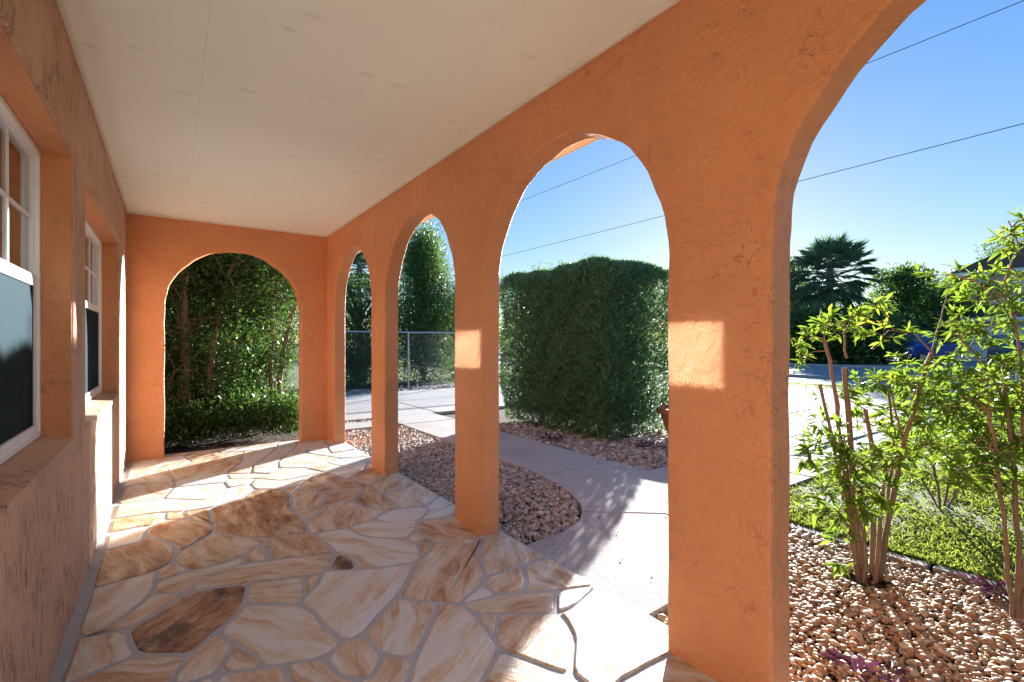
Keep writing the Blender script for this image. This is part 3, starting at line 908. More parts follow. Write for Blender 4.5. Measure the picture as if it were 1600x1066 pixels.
# ceiling boards, perimeter trim, eave
ce = empty('ceiling', (0, 0, 0)); tag(ce, kind='structure')
seams = [-0.62, 0.13, 0.62, 1.11, 1.62]
for a, b in zip(seams, seams[1:]):
    MB().box(a + 0.0003, b - 0.0003, -1.02, YE + 0.12, CEIL, CEIL + 0.02).build('ceiling_panel', M['ceiling'], ce, bevel=0.0007, seg=1)
MB().box(-0.7, 1.7, -1.02, YE + 0.13, CEIL + 0.021, CEIL + 0.05).build('ceiling_backing', M['ceiling'], ce)
tr = 0.022
MB().box(XL, XL + tr, -1.0, YE, CEIL - 0.016, CEIL - 0.001).build('trim_strip', M['trim'], ce, bevel=0.004)
MB().box(XR - tr, XR, -1.0, YE, CEIL - 0.016, CEIL - 0.001).build('trim_strip', M['trim'], ce, bevel=0.004)
MB().box(XL + tr, XR - tr, YE - tr, YE, CEIL - 0.016, CEIL - 0.001).build('trim_strip', M['trim'], ce, bevel=0.004)
roof = empty('porch_roof', (1.9, 2, CEIL)); tag(roof, 'cream eave and shingled roof edge over the arcade', 'roof')
def rp(name, m, mb, bevel=0.003):
    o = mb.build(name, m, roof, bevel=bevel); o.location = -Vector(roof.location); return o
EV = 2.12
for i in range(3):
    w = (EV - XO) / 3
    rp('soffit_board', M['soffit'], MB().box(XO + 0.002 + i*w, XO + (i+1)*w - 0.004, -1.4, 6.75, 2.49, 2.51))
rp('soffit_board', M['soffit'], MB().box(-0.7, XO, YE + 0.135, 6.75, 2.49, 2.51))
rp('fascia', M['trim'], MB().box(EV, EV + 0.025, -1.4, 6.78, 2.452, 2.62))
rp('fascia', M['trim'], MB().box(-4.2, EV, 6.755, 6.78, 2.452, 2.62))
rp('roof_deck', M['roof_shingle'], MB().prism([(EV + 0.06, 2.621), (EV + 0.06, 2.66), (-4.5, 3.9), (-4.5, 2.621)], -1.45, 6.82, 'xz'))

# ================================================================== PEBBLES
def in_poly(x, y, poly):
    c = np.zeros(len(x), bool); n = len(poly)
    for i in range(n):
        x1, y1 = poly[i]; x2, y2 = poly[(i+1) % n]
        if y1 == y2: continue
        cond = ((y1 > y) != (y2 > y)) & (x < (x2-x1) * (y-y1) / (y2-y1) + x1)
        c ^= cond
    return c

def unit_pebble(n=7, rings=4):
    v = [(0, 0, -1)]
    for k in range(1, rings):
        ph = -math.pi/2 + math.pi*k/rings
        for q in range(n): v.append((math.cos(ph)*math.cos(2*math.pi*q/n), math.cos(ph)*math.sin(2*math.pi*q/n), math.sin(ph)))
    v.append((0, 0, 1)); f = []
    for q in range(n): f.append((0, 1+(q+1) % n, 1+q))
    for k in range(rings-2):
        for q in range(n):
            a, b = 1+k*n+q, 1+k*n+(q+1) % n
            f.append((a, b, b+n)); f.append((a, b+n, a+n))
    top = len(v)-1; base = 1+(rings-2)*n
    for q in range(n): f.append((base+q, base+(q+1) % n, top))
    return np.array(v), np.array(f)

def pebbles(name, label, poly, density, size, z, m, keep=None):
    px, py = np.array(poly).T
    x0, x1, y0, y1 = px.min(), px.max(), py.min(), py.max()
    n = int((x1-x0)*(y1-y0)*density)
    x = RNG.uniform(x0, x1, n); y = RNG.uniform(y0, y1, n)
    k = in_poly(x, y, poly)
    if keep is not None: k &= keep(x, y)
    x, y = x[k], y[k]; n = len(x)
    uv, uf = unit_pebble()
    L = size * np.exp(RNG.normal(0, 0.42, n)); L = np.clip(L, size*0.35, size*2.1)
    S = np.stack([L*0.5, L*0.5*RNG.uniform(0.6, 0.95, n), L*0.5*RNG.uniform(0.30, 0.58, n)], 1)
    a = RNG.uniform(0, 2*np.pi, n); tilt = RNG.normal(0, 0.35, n); tilt2 = RNG.normal(0, 0.35, n)
    V = uv[None] * S[:, None, :]
    V = V * (1 + RNG.normal(0, 0.06, (n, uv.shape[0], 1)))
    def rot(V, c, s, i, j):
        A = V[..., i]*c[:, None] - V[..., j]*s[:, None]; B = V[..., i]*s[:, None] + V[..., j]*c[:, None]
        V = V.copy(); V[..., i] = A; V[..., j] = B; return V
    V = rot(V, np.cos(tilt), np.sin(tilt), 0, 2); V = rot(V, np.cos(tilt2), np.sin(tilt2), 1, 2); V = rot(V, np.cos(a), np.sin(a), 0, 1)
    zz = z + S[:, 2]*0.5 + RNG.uniform(0, 0.018, n) + 0.010*np.sin(x*3.1)*np.sin(y*2.3)
    V += np.stack([x, y, zz], 1)[:, None, :]
    F = (uf[None] + (np.arange(n)*len(uv))[:, None, None]).reshape(-1, 3)
    o = link(bpy.data.objects.new(name, fast_mesh(name, V.reshape(-1, 3), F, m, True)))
    return tag(o, label, 'pebbles', kind='stuff')

def far_from_trunks(x, y): return (np.hypot(x-3.02, y-1.0) > 0.10)
pebbles('pebble_bed', 'tan and rust river pebbles filling the bed under the shrubs', [(1.75, -0.5), (3.45, -0.5), (3.45, 1.70), (2.7, 1.50), (2.0, 1.41), (1.75, 1.40)], 5400, 0.024, -0.072, M['pebble'], far_from_trunks)
pebbles('pebble_bed', 'grey brown pebbles between the pillars and the curved walk', [(p[0]*0.998, p[1]) for p in BED_SIDE], 3000, 0.029, -0.075, M['pebble_grey'])
pebbles('pebble_bed', 'mixed pebbles in the bed at the foot of the clipped hedge', [(3.80, 3.07), (6.2, 3.26), (6.2, 5.0), (4.6, 5.0), (4.45, 6.2), (3.80, 6.2)], 1900, 0.036, -0.075, M['pebble_grey'])
pebbles('pebble_bed', 'thin strip of pebbles along the foot of the wire fence', [(1.5, 11.76), (9, 11.76), (9, 12.7), (1.5, 12.7)], 500, 0.055, -0.075, M['pebble_grey'])
pebbles('pebble_bed', 'sliver of pebbles between the driveway and the stepping strip', [(1.76, 7.51), (2.86, 7.51), (2.86, 7.79), (1.76, 7.79)], 1600, 0.036, -0.075, M['pebble_grey'])

# ================================================================== FOLIAGE
def leaf_mesh(name, P, D, L, Wd, m, fold=0.25, droop=0.0, long=False):
    """P (n,3) bases, D (n,3) directions, L lengths, Wd widths: pointed leaves folded along the midrib"""
    n = len(P)
    D = D / np.maximum(np.linalg.norm(D, axis=1, keepdims=True), 1e-6)
    up = np.tile([0, 0, 1.0], (n, 1)) + RNG.normal(0, 0.45, (n, 3))
    S = np.cross(D, up); S /= np.maximum(np.linalg.norm(S, axis=1, keepdims=True), 1e-6)
    N = np.cross(S, D)
    L = np.broadcast_to(np.asarray(L, float), (n,))[:, None]; Wd = np.broadcast_to(np.asarray(Wd, float), (n,))[:, None]
    sag = np.array([0, 0, -1.0]) * droop * L
    if not long:
        mid = P + D*L*0.45
        V = np.stack([P, mid + S*Wd*0.5 + N*Wd*fold, P + D*L + sag, mid - S*Wd*0.5 + N*Wd*fold], 1)
        F = np.array([[0, 1, 2], [0, 2, 3]])
    else:
        m1, m2 = P + D*L*0.28 + sag*0.12, P + D*L*0.65 + sag*0.5
        V = np.stack([P, m1 + S*Wd*0.42 + N*Wd*fold, m2 + S*Wd*0.38 + N*Wd*fold, P + D*L + sag, m2 - S*Wd*0.38 + N*Wd*fold, m1 - S*Wd*0.42 + N*Wd*fold, m2], 1)
        F = np.array([[0, 1, 6], [1, 2, 6], [2, 3, 6], [3, 4, 6], [4, 5, 6], [5, 0, 6]])
    k = V.shape[1]
    FF = (F[None] + (np.arange(n)*k)[:, None, None]).reshape(-1, 3)
    return fast_mesh(name, V.reshape(-1, 3), FF, m, False)

def leaves(name, parent, P, D, L, Wd, m, **kw):
    o = bpy.data.objects.new(name, leaf_mesh(name, np.asarray(P, float), np.asarray(D, float), L, Wd, m, **kw))
    link(o)
    if parent:
        o.parent = parent; o.location = -Vector(parent.location)
    return o

def woody(name, parent, mb, m):
    o = mb.build(name, m, parent, smooth=60)
    o.location = -Vector(parent.location); return o

def rnd_dir(n, up=0.0):
    d = RNG.normal(0, 1, (n, 3)); d[:, 2] += up
    return d / np.linalg.norm(d, axis=1, keepdims=True)

# ---- clipped hedge beside the walk
HX0, HX1, HY0, HY1, HZ = 4.42, 5.78, 4.18, 6.62, 2.30
hedge = empty('clipped_hedge', (5.1, 5.4, -0.08)); tag(hedge, 'tall box-clipped dark green hedge beside the walk', 'hedge')
def hedge_pts(n):
    # points near the skin of a rounded block, thinner towards the inside
    c = np.array([(HX0+HX1)/2, (HY0+HY1)/2, 1.10]); h = np.array([(HX1-HX0)/2, (HY1-HY0)/2, 1.17])
    p = RNG.uniform(-1, 1, (n, 3)); ax = RNG.choice(3, n, p=[0.40, 0.24, 0.36]); sg = np.where(RNG.random(n) < 0.5, -1, 1)
    low = (ax == 2) & (sg < 0) & (RNG.random(n) < 0.8); sg[low] = 1
    p[np.arange(n), ax] = sg
    q = p * h
    rr = 0.17
    core = np.clip(q, -(h-rr), h-rr); d = q - core; L = np.linalg.norm(d, axis=1, keepdims=True)
    nrm = np.where(L > 1e-6, d/np.maximum(L, 1e-6), 0)
    q = core + nrm*np.minimum(L, rr)
    tp = ax == 2; q[tp, 0] *= 0.93; q[tp, 1] *= 0.955
    depth = RNG.exponential(0.06, n)
    lump = 0.02*np.sin(q[:, 1]*3.7 + 1) * np.sin(q[:, 2]*4.1) + 0.015*np.sin(q[:, 0]*7.1 + q[:, 2]*5.3) + 0.02*np.sin(q[:, 1]*11 + q[:, 2]*9)
    q = q + nrm*(lump - depth)[:, None]
    # sides narrow to a ragged foot
    f = np.clip((q[:, 2] + 1.17) / 0.5, 0, 1); k = 0.94 + 0.06*f
    q[:, 0] *= k; q[:, 1] *= 0.93 + 0.07*f
    return q + c, nrm
P, N = hedge_pts(120000)
gap = np.sin(P[:, 1]*5.3 + 2*np.sin(P[:, 2]*3.1)) * np.sin(P[:, 2]*6.1 + P[:, 0]*4) 
keep = ~((P[:, 2] < 1.1) & (gap > 0.86) & (RNG.random(len(P)) < 0.7))
keep &= ~((P[:, 2] < 0.14) & (RNG.random(len(P)) < 0.5))
P, N = P[keep], N[keep]
D = N*0.75 + RNG.normal(0, 0.62, P.shape); D[:, 2] += 0.25
L = RNG.uniform(0.04, 0.095, len(P))
leaves('foliage', hedge, P, D, L, L*RNG.uniform(0.16, 0.26, len(P)), M['leaf_hedge'])
n = 34000
c = np.array([(HX0+HX1)/2, (HY0+HY1)/2, 1.10])
Pi = c + RNG.uniform(-1, 1, (n, 3)) * np.array([0.54, 1.05, 1.02])
leaves('inner_foliage', hedge, Pi, rnd_dir(n), RNG.uniform(0.07, 0.12, n), 0.035, M['leaf_hedge'])
mb = MB()
for k in range(7):
    y = HY0 + 0.4 + k*0.27; x = 5.1 + random.uniform(-.25, .25)
    for j in range(3):
        e = Vector((x + random.uniform(-.5, .5), y + random.uniform(-.3, .3), random.uniform(1.0, 1.9)))
        mid = Vector((x + (e.x-x)*.4, y + (e.y-y)*.4, 0.55))
        mb.tube([(x, y, -0.1), mid, e], [0.028, 0.018, 0.006], 6)
woody('stems', hedge, mb, M['bark'])
# sprigs that escaped the shears along the top
P = []; D = []
for (px, py) in ((835, 418), (845, 412), (860, 414), (880, 412), (800, 428), (925, 402)):
    b = at(px, py + 10, 8.0 if px < 880 else 6.6)
    for _ in range(26):
        P.append(b + Vector((random.gauss(0, .05), random.gauss(0, .05), random.uniform(-.05, .12)))); D.append((random.gauss(0, 1), random.gauss(0, 1), random.uniform(.2, 1.6)))
leaves('sprigs', hedge, P, D, 0.07, 0.016, M['leaf_hedge'])['kind'] = 'stuff'

# ---- thicket behind the end arch
def trunk(mb, pix_pts, y, r0, r1, dy=0.0):
    k = len(pix_pts); pts = []
    for i, (a, b) in enumerate(pix_pts):
        pts.append(ony(a, b, y + dy*i/(k-1)))
    # resample with a slight wander
    out, rad = [], []
    for i in range(k-1):
        for j in range(4):
            t = j/4; p = pts[i].lerp(pts[i+1], t)
            out.append(p + Vector((random.gauss(0, .008), random.gauss(0, .008), 0))); rad.append(r0 + (r1-r0)*(i + t)/(k-1))
    out.append(pts[-1]); rad.append(r1)
    mb.tube(out, rad, 8)
    return out

def thicket_tree(label, stems, centre, spread, zr, nleaf, lsize=0.055):
    root = empty('thicket_tree', (centre[0], centre[1], -0.09)); tag(root, label, 'tree', 'trees crowding behind the end arch')
    mb = MB(); nodes = []
    for s in stems:
        nodes += trunk(mb, *s)
    # side branches off the stems
    tips = []
    up = [p for p in nodes if p.z > 0.35]
    for _ in range(46):
        b = random.choice(up)
        e = b + Vector((random.gauss(0, spread[0]*0.75), random.gauss(0.1, spread[1]*0.75), random.uniform(0.0, 0.7)))
        m_ = b.lerp(e, 0.5) + Vector((random.gauss(0, .05), random.gauss(0, .05), -0.03))
        mb.tube([b, m_, e], [0.011, 0.007, 0.003], 5)
        tips += [e, m_.lerp(e, 0.5)]
    woody('trunk', root, mb, M['bark'])
    n1 = nleaf
    cl = np.array([centre[0], centre[1], 0]) + np.stack([RNG.normal(0, spread[0], 260), RNG.normal(0.12, spread[1], 260), RNG.uniform(zr[0], zr[1], 260)], 1)
    cl = np.vstack([cl, np.array([tuple(t) for t in tips])])
    cl = cl[cl[:, 1] > 6.75]
    lowc = np.stack([RNG.normal(centre[0], spread[0]*1.3, 40), RNG.uniform(6.85, 7.6, 40), RNG.uniform(0.05, 0.4, 40)], 1)
    cl = np.vstack([cl, lowc, lowc])
    ci = RNG.integers(0, len(cl), n1)
    P = cl[ci] + RNG.normal(0, 0.085, (n1, 3))
    k = (P[:, 1] > 6.62) & (P[:, 2] > 0.02) & ~((P[:, 0] > 1.5) & (P[:, 2] < 0.9))
    P = P[k]; D = P - cl[ci][k] + RNG.normal(0, 0.05, P.shape); D[:, 2] += 0.02
    L = RNG.uniform(0.7, 1.3, len(P))*lsize
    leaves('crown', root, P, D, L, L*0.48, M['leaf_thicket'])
    return root

thicket_tree('pale-barked tree in the end arch with a low limb at the left',
    [([(294, 694), (291, 640), (289, 560), (288, 500), (289, 430), (294, 360)], 7.3, 0.062, 0.03), ([(289, 640), (272, 622), (255, 612), (235, 600)], 7.3, 0.028, 0.014),
     ([(290, 560), (276, 480), (270, 400)], 7.35, 0.03, 0.018)], (0.0, 7.45), (0.42, 0.30), (0.0, 3.4), 24000)
thicket_tree('slender leaning tree crossing the middle of the end arch',
    [([(313, 688), (322, 620), (334, 540), (342, 480), (353, 440), (372, 400), (395, 350)], 7.45, 0.045, 0.022), ([(342, 480), (345, 430), (340, 370)], 7.45, 0.022, 0.012),
     ([(353, 440), (385, 415), (430, 395)], 7.5, 0.014, 0.008)], (0.62, 7.75), (0.42, 0.32), (0.0, 3.4), 24000)
thicket_tree('forked tree at the right side of the end arch',
    [([(424, 672), (436, 620), (441, 560), (450, 520), (466, 460), (480, 400)], 7.7, 0.045, 0.02), ([(424, 672), (424, 600), (425, 520), (426, 470), (436, 430), (445, 370)], 7.72, 0.035, 0.018),
     ([(425, 490), (424, 440), (420, 390)], 7.7, 0.02, 0.012)], (1.15, 7.9), (0.32, 0.32), (0.0, 3.5), 22000)
thicket_tree('dim tree trunk set back in the upper left of the end arch',
    [([(300, 660), (303, 560), (306, 470), (310, 430), (318, 380)], 8.3, 0.05, 0.03), ([(306, 470), (322, 430), (330, 390)], 8.3, 0.025, 0.016)], (0.35, 8.5), (0.75, 0.30), (0.0, 3.8), 20000)

# ---- broadleaf trees farther off
def crown_tree(name, label, base, height, radius, nleaf, lsize, m, group=None, trunk_r=0.12, conic=False, clumps=70, zlow=0.25):
    root = empty(name, base); tag(root, label, 'tree', group)
    b = Vector(base); mb = MB()
    mb.tube([b, b + Vector((0.05, 0.03, height*0.35)), b + Vector((-0.05, 0, height*0.75))], [trunk_r, trunk_r*0.7, trunk_r*0.25], 8)
    cs = []
    for _ in range(clumps):
        h = random.uniform(zlow, 1.0)
        if conic: w = radius*(1.05 - h)**0.7*random.uniform(0.3, 1.0)
        else: w = radius*math.sqrt(max(0.02, 1 - ((h - 0.58)/0.46)**2))*random.uniform(0.35, 1.0)
        a = random.uniform(0, 6.283)
        p = b + Vector((w*math.cos(a), w*math.sin(a), height*h)); cs.append(tuple(p))
        s = b + Vector((0, 0, height*max(0.12, h - 0.3)))
        mb.tube([s, s.lerp(p, 0.55) + Vector((0, 0, 0.05*height*random.random())), p], [trunk_r*0.3, trunk_r*0.18, trunk_r*0.06], 5)
    woody('trunk', root, mb, M['bark'])
    cs = np.array(cs); ci = RNG.integers(0, len(cs), nleaf)
    sg = radius*0.17
    off = RNG.normal(0, 1, (nleaf, 3)) * np.array([sg, sg, sg*(1.5 if conic else 0.75)])
    P = cs[ci] + off; P[:, 2] = np.maximum(P[:, 2], b.z + 0.05)
    D = off*0.8 + RNG.normal(0, sg*0.8, P.shape); D[:, 2] += sg*(1.0 if conic else 0.1)
    L = RNG.uniform(0.7, 1.35, nleaf)*lsize
    leaves('crown', root, P, D, L, L*0.5, m)
    return root

crown_tree('fence_tree', 'tall bushy evergreen tree behind the wire fence, seen through the third arch', (6.85, 14.7, -0.1), 4.75, 1.5, 42000, 0.075, M['leaf_tree'], 'trees beyond the wire fence', 0.11, True, 230, 0.03)
crown_tree('fence_tree', 'paler green bushy tree right of the tall evergreen behind the fence', (8.7, 15.6, -0.1), 3.6, 1.4, 20000, 0.08, M['leaf_tree'], 'trees beyond the wire fence', 0.09, False, 90, 0.08)
crown_tree('fence_tree', 'low dark tree behind the fence, seen through the narrowest arch', (4.6, 14.4, -0.1), 3.1, 1.3, 24000, 0.075, M['leaf_tree'], 'trees beyond the wire fence', 0.09, False, 150, 0.02)
crown_tree('fence_tree', 'light green tree standing behind the thicket of the end arch', (1.6, 14.6, -0.1), 4.6, 1.9, 12000, 0.10, M['leaf_tree'], 'trees beyond the wire fence', 0.12, False, 90, 0.1)
crown_tree('fence_tree', 'broad tree at the far left behind the end arch', (-1.2, 15.2, -0.1), 5.2, 2.1, 11000, 0.11, M['leaf_tree'], 'trees beyond the wire fence', 0.12, False, 90, 0.1)

for (x_, y_, h_, r_2, lb) in ((-0.95, 9.7, 3.6, 1.0, 'leafy bush in the gloom at the far left behind the end arch'), (0.25, 9.5, 3.3, 0.95, 'leafy bush in the gloom behind the middle of the end arch'), (1.05, 10.0, 3.5, 0.8, 'leafy bush in the gloom at the right behind the end arch')):
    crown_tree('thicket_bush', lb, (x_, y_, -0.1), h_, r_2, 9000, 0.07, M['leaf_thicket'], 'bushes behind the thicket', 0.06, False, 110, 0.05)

# street trees across the road
def far_tree(px, top, x, rad_px, label, n=7000, zlow=0.12):
    a, b_, c_ = ray(px, 533); t = x/a
    h = (CY - top)/FPX*t + CAM_H; r = rad_px/FPX*t
    return crown_tree('street_tree', label, (x, b_*t, -0.05), h, r, n, 0.26, M['leaf_tree'], 'trees across the street', 0.25, False, 80, zlow)
far_tree(1412, 424, 40, 48, 'rounded green tree right of the fan palm across the street', 8000)
far_tree(1465, 452, 44, 42, 'lower dark tree between the palm and the two-storey house', 6500)
far_tree(1240, 410, 43, 46, 'dark tree at the left behind the fan palm', 8000)
far_tree(1510, 420, 52, 30, 'thin-topped tree rising behind the low roof of the house', 3500, 0.4)
far_tree(1345, 488, 33.5, 62, 'dense low shrubbery below the fan palm across the street', 9000, 0.05)
far_tree(1262, 492, 33, 50, 'low dark shrubbery left of the palm trunk across the street', 8000, 0.05)
far_tree(1590, 372, 60, 45, 'tall dark tree behind the two-storey house at the right edge', 6000)
far_tree(762, 440, 30, 70, 'distant tree behind the clipped hedge, mostly hidden', 4000)

# ---- fan palms
def palm(label, base, height, fr, nf=46, group='fan palms'):
    root = empty('fan_palm', base); tag(root, label, 'palm tree', group)
    b = Vector(base); mb = MB()
    mb.tube([b, b + Vector((0, 0, height*0.5)), b + Vector((0.05, 0, height))], [0.24, 0.20, 0.22], 10)
    V, F = [], []
    top = b + Vector((0.05, 0, height - 0.1))
    for k in range(nf):
        az = k*2.39996; el = R(84) - (k/nf)*R(145) + random.uniform(-.12, .12)
        d = Vector((math.cos(az)*math.cos(el), math.sin(az)*math.cos(el), math.sin(el)))
        pl = fr*random.uniform(0.55, 0.72)
        hub = top + d*pl + Vector((0, 0, -0.12*pl))
        mb.tube([top, top.lerp(hub, 0.5) + Vector((0, 0, 0.05)), hub], [0.035, 0.025, 0.018], 4)
        side = d.cross(Vector((0, 0, 1))); side = side.normalized() if side.length > 0.05 else Vector((1, 0, 0))
        nb = 26
        for j in range(nb):
            th = R(-105) + R(210)*j/(nb - 1)
            dir_ = (d*math.cos(th) + side*math.sin(th)).normalized()
            L = fr*0.50*(1 - 0.25*abs(th)/R(105))*random.uniform(0.85, 1.1)
            m1 = hub + dir_*L*0.6; e = hub + dir_*L + Vector((0, 0, -0.16*L*random.uniform(0.4, 1.6)))
            wv = dir_.cross(Vector((0.1, 0.2, 1))).normalized()*0.030*fr/1.6
            i = len(V); V += [tuple(hub), tuple(m1 + wv), tuple(e), tuple(m1 - wv)]
            F += [(i, i+1, i+2), (i, i+2, i+3)]
    woody('trunk', root, mb, M['palm_bark'])
    o = link(bpy.data.objects.new('fronds', fast_mesh('fronds', np.array(V), np.array(F), M['leaf_palm'])), root)
    o.location = -Vector(base)
    return root
a_, b_, c_ = ray(1296, 533); t_ = 35/a_
palm('full fan palm with a dense dark crown across the street', (35, b_*t_, -0.05), 5.9, 2.6, 54)
a_, b_, c_ = ray(561, 533); t_ = 38/b_
palm('tall distant fan palm seen through the narrowest arch', (a_*t_, 38, -0.05), 7.2, 1.8, 40)

# ---- wire fence
fence = empty('wire_fence', (5, 12.6, -0.1)); tag(fence, 'galvanised chain-link fence with top rail along the far side of the driveway', 'fence')
def fp(name, mb): o = mb.build(name, M['galv'], fence, smooth=60); o.location = -Vector(fence.location); return o
FY, FT = 12.6, 1.49
for px in (638, 738, 500, 400):
    a, b_, c_ = ray(px, 533); x = a*FY/b_
    fp('post', MB().tube([(x, FY, -0.15), (x, FY, FT + 0.02)], 0.03, 8))
fp('top_rail', MB().tube([(-4, FY, FT), (12.5, FY, FT)], 0.022, 8))
mb = MB()
x = -4.0
while x < 12.5:
    for s in (-1, 1):
        mb.tube([(x, FY + 0.033*s, -0.08), (x + 1.5*s, FY + 0.033*s, FT - 0.03)], 0.0014, 3, False)
    x += 0.075
fp('chain_mesh', mb)

# ---- shrubs in the near bed
def shrub(label, base, stems, clusters, leafL=0.075, extra=()):
    root = empty('leafy_shrub', base); tag(root, label, 'shrub', 'leafy shrubs in the pebble bed')
    mb = MB(); nodes = []
    for pts, r0, r1 in stems:
        k = len(pts); out = []; rad = []
        for i in range(k-1):
            for j in range(3):
                t = j/3
                p = pts[i].lerp(pts[i+1], t); out.append(p + Vector((random.gauss(0, .003), random.gauss(0, .003), 0))); rad.append((r0 + (r1-r0)*(i+t)/(k-1))*random.uniform(.72, .95))
        out.append(pts[-1]); rad.append(r1)
        mb.tube(out, rad, 7); nodes += out
    P, D, L = [], [], []
    for (c, r, nw) in clusters:
        near = min(nodes, key=lambda q: (q - c).length)
        if (near - c).length > 0.03: mb.tube([near, near.lerp(c, .5) + Vector((0, 0, .015)), c], [0.0045, 0.003, 0.002], 4)
        for _ in range(nw):
            w = c + Vector((random.gauss(0, r*.55), random.gauss(0, r*.55), random.gauss(0, r*.42)))
            mb.tube([c, w], [0.0018, 0.0012], 3, False)
            ax = (w - c).normalized() if (w - c).length > 1e-4 else Vector((0, 0, 1))
            for q in range(random.randint(8, 13)):
                d = ax*0.6 + Vector((random.gauss(0, .7), random.gauss(0, .7), random.gauss(.12, .35)))
                P.append(tuple(w + Vector((random.gauss(0, .008),)*3))); D.append(tuple(d)); L.append(leafL*random.uniform(.4, 1.4))
    woody('stems', root, mb, M['stem'])
    L = np.array(L)
    leaves('leaves', root, P, D, L, L*0.27, M['leaf_nandina'], long=True, droop=0.16, fold=0.12)
    return root

def st(px_pts, t0, r0, r1, dt=0.0):
    k = len(px_pts)
    return ([at(a, b, t0 + dt*i/(k-1)) for i, (a, b) in enumerate(px_pts)], r0, r1)
TA = 2.60
stA = [st([(1343, 912), (1326, 780), (1310, 660), (1300, 580), (1288, 532)], TA, .016, .010, -.05), st([(1352, 912), (1336, 800), (1326, 660), (1320, 575)], TA, .020, .015, .05),
       st([(1340, 908), (1318, 780), (1300, 690), (1281, 600)], TA, .013, .010, .08), st([(1374, 908), (1388, 820), (1402, 740), (1412, 690), (1436, 610), (1456, 552)], TA, .017, .011, -.08),
       st([(1362, 912), (1366, 790), (1362, 690), (1352, 640)], TA + .06, .018, .011), st([(1378, 905), (1388, 790), (1396, 700), (1388, 610)], TA + .05, .013, .006, .05),
       st([(1368, 910), (1376, 800), (1384, 720)], TA - .05, .015, .009), st([(1350, 910), (1352, 820), (1345, 760)], TA - .06, .012, .008), st([(1356, 910), (1348, 830), (1330, 760), (1322, 720)], TA + .1, .012, .008),
       st([(1322, 560), (1320, 520), (1330, 500)], TA, .008, .005), st([(1412, 690), (1398, 640), (1390, 600)], TA, .008, .004), st([(1456, 552), (1430, 520), (1397, 517), (1370, 470)], TA, .006, .003), st([(1456, 552), (1470, 500), (1480, 450)], TA, .006, .003)]
clA = []
for (px, py, r, nw, dt) in [(1290, 508, .085, 9, 0), (1262, 528, .06, 6, .05), (1325, 500, .07, 8, -.05), (1342, 512, .05, 5, .1), (1250, 560, .05, 5, 0), (1374, 475, .03, 3, 0), (1380, 525, .045, 4, 0),
    (1420, 520, .04, 2, 0), (1485, 445, .05, 3, 0), (1400, 575, .07, 8, .1), (1370, 600, .09, 10, .1), (1340, 610, .07, 7, .2), (1305, 620, .07, 7, .2), (1420, 600, .08, 9, -.1), (1450, 590, .07, 8, .15),
    (1390, 640, .10, 12, .15), (1430, 650, .09, 10, .1), (1340, 660, .08, 8, .25), (1285, 660, .06, 6, .1), (1280, 690, .08, 9, .1), (1320, 690, .07, 8, -.1), (1300, 720, .09, 11, 0), (1345, 725, .08, 10, -.15), (1390, 715, .06, 7, -.1), (1265, 715, .05, 5, .1),
    (1330, 760, .08, 10, -.1), (1375, 765, .07, 9, -.15), (1290, 770, .08, 9, .05), (1310, 800, .07, 8, -.05), (1350, 795, .05, 7, -.15), (1270, 800, .05, 4, .1), (1405, 690, .05, 5, 0), (1320, 840, .05, 4, -.05), (1312, 880, .035, 3, -.1), (1420, 780, .05, 4, .1)]:
    clA.append((at(px, py, TA + dt), r, nw))
shrub('many-stemmed shrub with pruned stubs in the pebbles just right of the near pillar', (at(1355, 910, TA).x, at(1355, 910, TA).y, -0.07), stA, clA, 0.066)

TB = 2.20
stB = [st([(1584, 975), (1572, 860), (1562, 770), (1556, 700), (1545, 640)], TB, .012, .008), st([(1588, 975), (1592, 850), (1584, 740), (1575, 640), (1565, 560)], TB, .014, .009, .05), st([(1592, 975), (1612, 860), (1606, 760), (1600, 640), (1610, 500)], TB, .014, .009),
       st([(1586, 975), (1600, 880), (1640, 760), (1660, 600)], TB, .012, .007), st([(1592, 700), (1560, 610), (1530, 560), (1500, 530)], TB + .05, .008, .004, .1), st([(1600, 640), (1590, 520), (1570, 440), (1590, 380), (1575, 345)], TB, .007, .003),
       st([(1590, 520), (1560, 470), (1525, 440)], TB, .005, .003)]
clB = []
rb = random.Random(21)
for (px, py, r, nw, dt) in [(1545, 700, .08, 10, 0), (1580, 680, .08, 10, .05), (1560, 640, .09, 11, .05), (1530, 620, .08, 9, .1), (1595, 620, .08, 9, 0), (1505, 650, .07, 7, .2), (1500, 590, .07, 8, .15), (1480, 560, .06, 6, .2), (1530, 560, .07, 8, .1), (1570, 570, .07, 8, 0),
    (1600, 550, .07, 7, 0), (1520, 515, .06, 6, .1), (1495, 500, .05, 5, .15), (1555, 510, .06, 6, .05), (1590, 490, .06, 6, 0), (1530, 470, .06, 6, .1), (1510, 435, .06, 6, .1), (1545, 440, .055, 6, .05), (1575, 470, .05, 5, 0), (1595, 435, .05, 5, 0), (1590, 395, .05, 5, 0), (1570, 372, .045, 5, 0),
    (1600, 345, .04, 4, 0), (1470, 610, .06, 6, .25), (1465, 650, .07, 7, .3), (1440, 690, .07, 7, .35), (1480, 700, .08, 8, .3), (1520, 740, .06, 6, .1), (1580, 750, .06, 7, 0), (1450, 430, .04, 3, .2), (1610, 700, .07, 8, 0), (1555, 745, .05, 6, .05)]:
    clB.append((at(px, py, TB + dt), r, nw))
for _ in range(34):
    clB.append((at(1450 + 190*rb.random()**0.75, rb.uniform(590, 770) if _ > 4 else rb.uniform(430, 560), TB + rb.uniform(-.1, .55)), .065, rb.randint(5, 8)))
shrub('taller shrub with slim bare stems at the right edge of the pebble bed', (at(1590, 972, TB).x, at(1590, 972, TB).y, -0.07), stB, clB, 0.058)
TCc = 3.7
